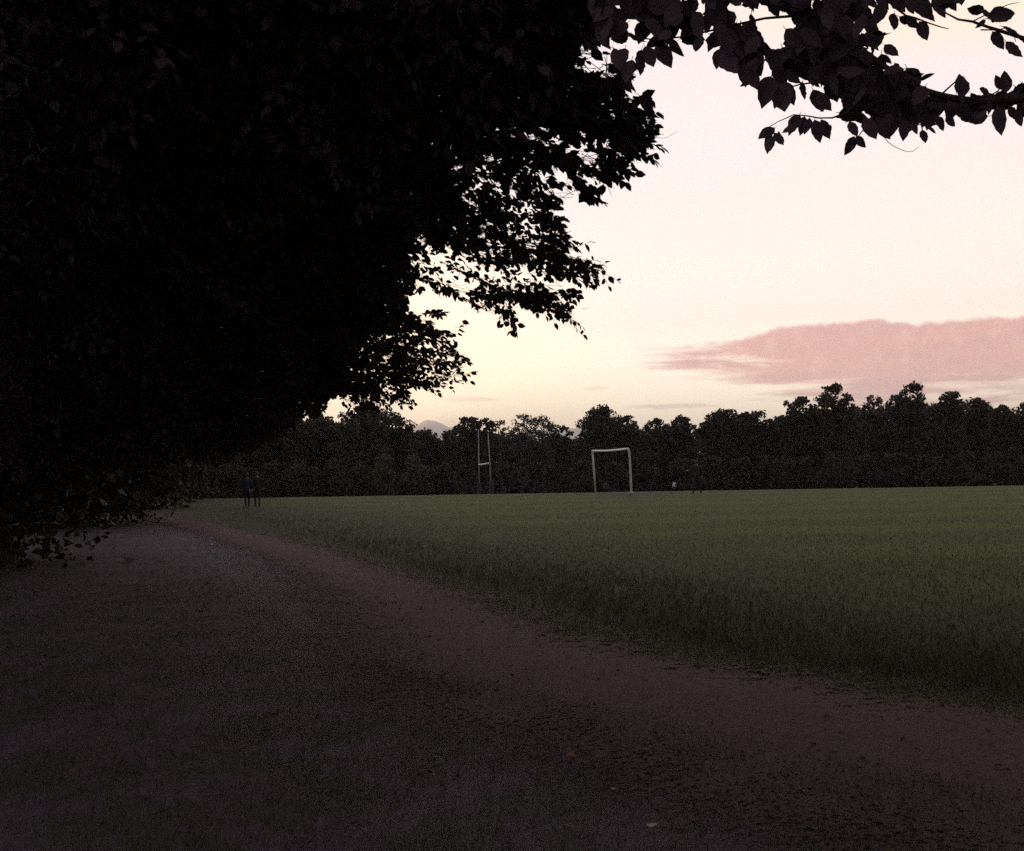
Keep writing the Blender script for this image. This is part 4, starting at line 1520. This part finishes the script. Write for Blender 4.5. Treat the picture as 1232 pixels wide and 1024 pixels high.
def person(px, py, depth, yaw, label, top_mat, leg_mat, pose, height=1.72, group=None, shoe=None):
    p = at(px, py, depth)
    z = gz(p.x, p.y)
    e = empty('person', (p.x, p.y, z), label, 'person', group)
    s = height / 1.75
    J, E = {}, []

    def j(k, pos, rad):
        J[k] = (tuple(np.array(pos) * s), tuple(np.array(rad) * s) if isinstance(rad, tuple) else rad * s)

    def chain(*ks):
        E.extend(zip(ks[:-1], ks[1:]))
    j('pelvis', (0, 0, 0.95), (0.155, 0.115))
    j('waist', (0, 0.01, 1.10), (0.140, 0.105))
    j('chest', (0, 0.0, 1.30), (0.170, 0.120))
    j('uppchest', (0, -0.01, 1.42), (0.150, 0.100))
    j('neck', (0, 0.0, 1.50), 0.058)
    j('neck2', (0, 0.012, 1.56), 0.055)
    j('headlow', (0, 0.02, 1.61), (0.068, 0.080))
    j('head', (0, 0.015, 1.68), (0.078, 0.098))
    j('headtop', (0, 0.005, 1.735), (0.055, 0.070))
    j('nose', (0, 0.125, 1.655), 0.012)
    chain('pelvis', 'waist', 'chest', 'uppchest', 'neck', 'neck2', 'headlow', 'head', 'headtop')
    E.append(('head', 'nose'))
    for sd, n in ((1, 'r'), (-1, 'l')):
        L = pose[n]
        j(n + 'ear', (sd * 0.088, 0.005, 1.665), 0.014)
        E.append(('head', n + 'ear'))
        j(n + 'hip', (sd * 0.09, 0, 0.90), 0.095)
        j(n + 'knee', L['knee'], 0.062)
        j(n + 'ankle', L['ankle'], 0.045)
        a = L['ankle']
        j(n + 'heel', (a[0], a[1] - 0.03, 0.05), 0.045)
        j(n + 'toe', (a[0] + sd * 0.03, a[1] + 0.17, 0.035), (0.045, 0.03))
        chain('pelvis', n + 'hip', n + 'knee', n + 'ankle', n + 'heel', n + 'toe')
        j(n + 'sho', (sd * 0.19, -0.01, 1.42), 0.068)
        j(n + 'elb', L['elbow'], 0.046)
        j(n + 'wri', L['wrist'], 0.030)
        el, wr = np.array(L['elbow']), np.array(L['wrist'])
        f = (wr - el) / np.linalg.norm(wr - el)
        j(n + 'palm', wr + f * 0.06, (0.036, 0.018))
        chain('uppchest', n + 'sho', n + 'elb', n + 'wri', n + 'palm')
        side = np.cross(f, np.array([sd, 0, 0.2]))
        side /= np.linalg.norm(side)
        for q, off in enumerate((-0.027, -0.009, 0.009, 0.027)):
            ln = (0.060, 0.075, 0.072, 0.056)[q]
            b_ = wr + f * 0.085 + side * off
            j(f'{n}f{q}', b_, 0.009)
            j(f'{n}g{q}', b_ + f * ln * 0.6 + np.array([-sd * 0.006, 0, 0]), 0.0085)
            j(f'{n}h{q}', b_ + f * ln + np.array([-sd * 0.02, 0, 0]), 0.0075)
            chain(n + 'palm', f'{n}f{q}', f'{n}g{q}', f'{n}h{q}')
        tb = wr + f * 0.03 + side * 0.036
        j(n + 'th0', tb, 0.011)
        j(n + 'th1', tb + f * 0.04 + side * 0.016, 0.010)
        chain(n + 'palm', n + 'th0', n + 'th1')
    me = skin_body('body', J, E, 'pelvis')
    for m in (M_skin, top_mat, leg_mat, shoe or M_pad):
        me.materials.append(m)
    for f in me.polygons:
        c = f.center / s
        arm = min((c - Vector(pose[n]['wrist'])).length for n in 'lr')
        elb = min((c - Vector(pose[n]['elbow'])).length for n in 'lr')
        if c.z < 0.085:
            f.material_index = 3
        elif arm < 0.19 and (arm < 0.055 or elb > 0.24) and abs(c.x) > 0.10:
            f.material_index = 0
        elif c.z < 0.97 and (abs(c.x) < 0.24 and elb > 0.10):
            f.material_index = 2
        elif c.z < 1.50:
            f.material_index = 1
        else:
            f.material_index = 0
    o = link('body', me, None, e)
    # hair: cap following the skull
    n1, n2 = 8, 12
    V = []
    for i in range(n1 + 1):
        th = math.pi * 0.62 * i / n1
        for k in range(n2):
            a = 2 * math.pi * k / n2
            front = max(0.0, math.sin(a))
            t2 = th * (1 - 0.38 * front)
            V.append((0.098 * math.sin(t2) * math.cos(a), -0.005 + 0.118 * math.sin(t2) * math.sin(a), 1.675 + 0.108 * math.cos(t2)))
    Q = [(i * n2 + k, i * n2 + (k + 1) % n2, (i + 1) * n2 + (k + 1) % n2, (i + 1) * n2 + k) for i in range(n1) for k in range(n2)]
    link('hair', mesh_np('hair', np.array(V) * s, np.array(Q), None, True), M_hair, e)
    e.rotation_euler = (0, 0, yaw)
    return e


STAND = dict(r=dict(knee=(0.15, 0.03, 0.49), ankle=(0.20, 0.0, 0.09), elbow=(0.27, -0.03, 1.13), wrist=(0.30, 0.06, 0.88)),
             l=dict(knee=(-0.15, 0.03, 0.49), ankle=(-0.21, 0.0, 0.09), elbow=(-0.30, 0.06, 1.17), wrist=(-0.42, 0.26, 1.20)))
WALK = dict(r=dict(knee=(0.10, 0.15, 0.50), ankle=(0.10, 0.20, 0.09), elbow=(0.25, -0.10, 1.14), wrist=(0.27, -0.02, 0.89)),
            l=dict(knee=(-0.10, 0.02, 0.48), ankle=(-0.10, -0.22, 0.11), elbow=(-0.25, 0.04, 1.13), wrist=(-0.27, 0.20, 0.92)))
WALK2 = dict(l=dict(knee=(-0.10, 0.13, 0.50), ankle=(-0.10, 0.17, 0.09), elbow=(-0.25, -0.12, 1.14), wrist=(-0.27, -0.05, 0.89)),
             r=dict(knee=(0.10, 0.0, 0.48), ankle=(0.10, -0.20, 0.11), elbow=(0.25, 0.05, 1.13), wrist=(0.27, 0.22, 0.94)))
REST = dict(r=dict(knee=(0.10, 0.02, 0.49), ankle=(0.11, 0.0, 0.09), elbow=(0.25, -0.02, 1.13), wrist=(0.27, 0.06, 0.88)),
            l=dict(knee=(-0.10, 0.02, 0.49), ankle=(-0.12, 0.0, 0.09), elbow=(-0.25, -0.02, 1.13), wrist=(-0.27, 0.08, 0.88)))
dark1, dark2, dark3 = cloth('dark_brown_cloth', (0.035, 0.026, 0.028)), cloth('black_cloth', (0.022, 0.020, 0.024)), cloth('navy_cloth', (0.02, 0.024, 0.034))
white_top = cloth('white_cotton', (0.62, 0.61, 0.60))
grey_top = cloth('grey_cotton', (0.13, 0.135, 0.15))
person(839, 597, 52.5, 0.1, 'person in dark clothes standing on the field with feet apart and one forearm raised', dark1, dark2, STAND, 1.74)
person(297.5, 609, 43.0, 0.35, 'walker in dark navy clothes on the grass edge by the track', dark3, dark2, WALK, 1.46, 'walkers near the end of the avenue', grey_top)
person(309.5, 608, 43.5, 0.25, 'walker in dark brown clothes on the open grass side of the pair', dark1, dark2, WALK2, 1.52, 'walkers near the end of the avenue')
person(811.5, 586, 128.0, 2.9, 'tiny far-off person in a white top by the wood behind the field', white_top, dark2, REST, 1.70)
person(729.5, 590, 118.0, 2.6, 'tiny far-off person in a grey top seen through the football goal', grey_top, dark2, REST, 1.65)

# ------------------------------------------------------------------ air
def build_haze():
    x0, x1, y0, y1, z0, z1 = -18000, 18000, -18000, 18000, -6.0, 770.0
    V = np.array([(x, y, z) for x in (x0, x1) for y in (y0, y1) for z in (z0, z1)], float)
    Q = np.array([(0, 1, 3, 2), (4, 6, 7, 5), (0, 4, 5, 1), (2, 3, 7, 6), (0, 2, 6, 4), (1, 5, 7, 3)])
    m = bpy.data.materials.new('evening_haze')
    m.use_nodes = True
    t = m.node_tree
    t.nodes.clear()
    v = t.nodes.new('ShaderNodeVolumePrincipled')
    v.inputs['Color'].default_value = (0.97, 0.97, 0.99, 1)
    v.inputs['Density'].default_value = 1.25e-4
    v.inputs['Anisotropy'].default_value = 0.75
    out = t.nodes.new('ShaderNodeOutputMaterial')
    t.links.new(v.outputs[0], out.inputs['Volume'])
    o = link('haze', mesh_np('haze', V, Q), m)
    tag(o, 'thin evening haze paling the far trees and the mountain', 'haze', kind='stuff')


build_haze()
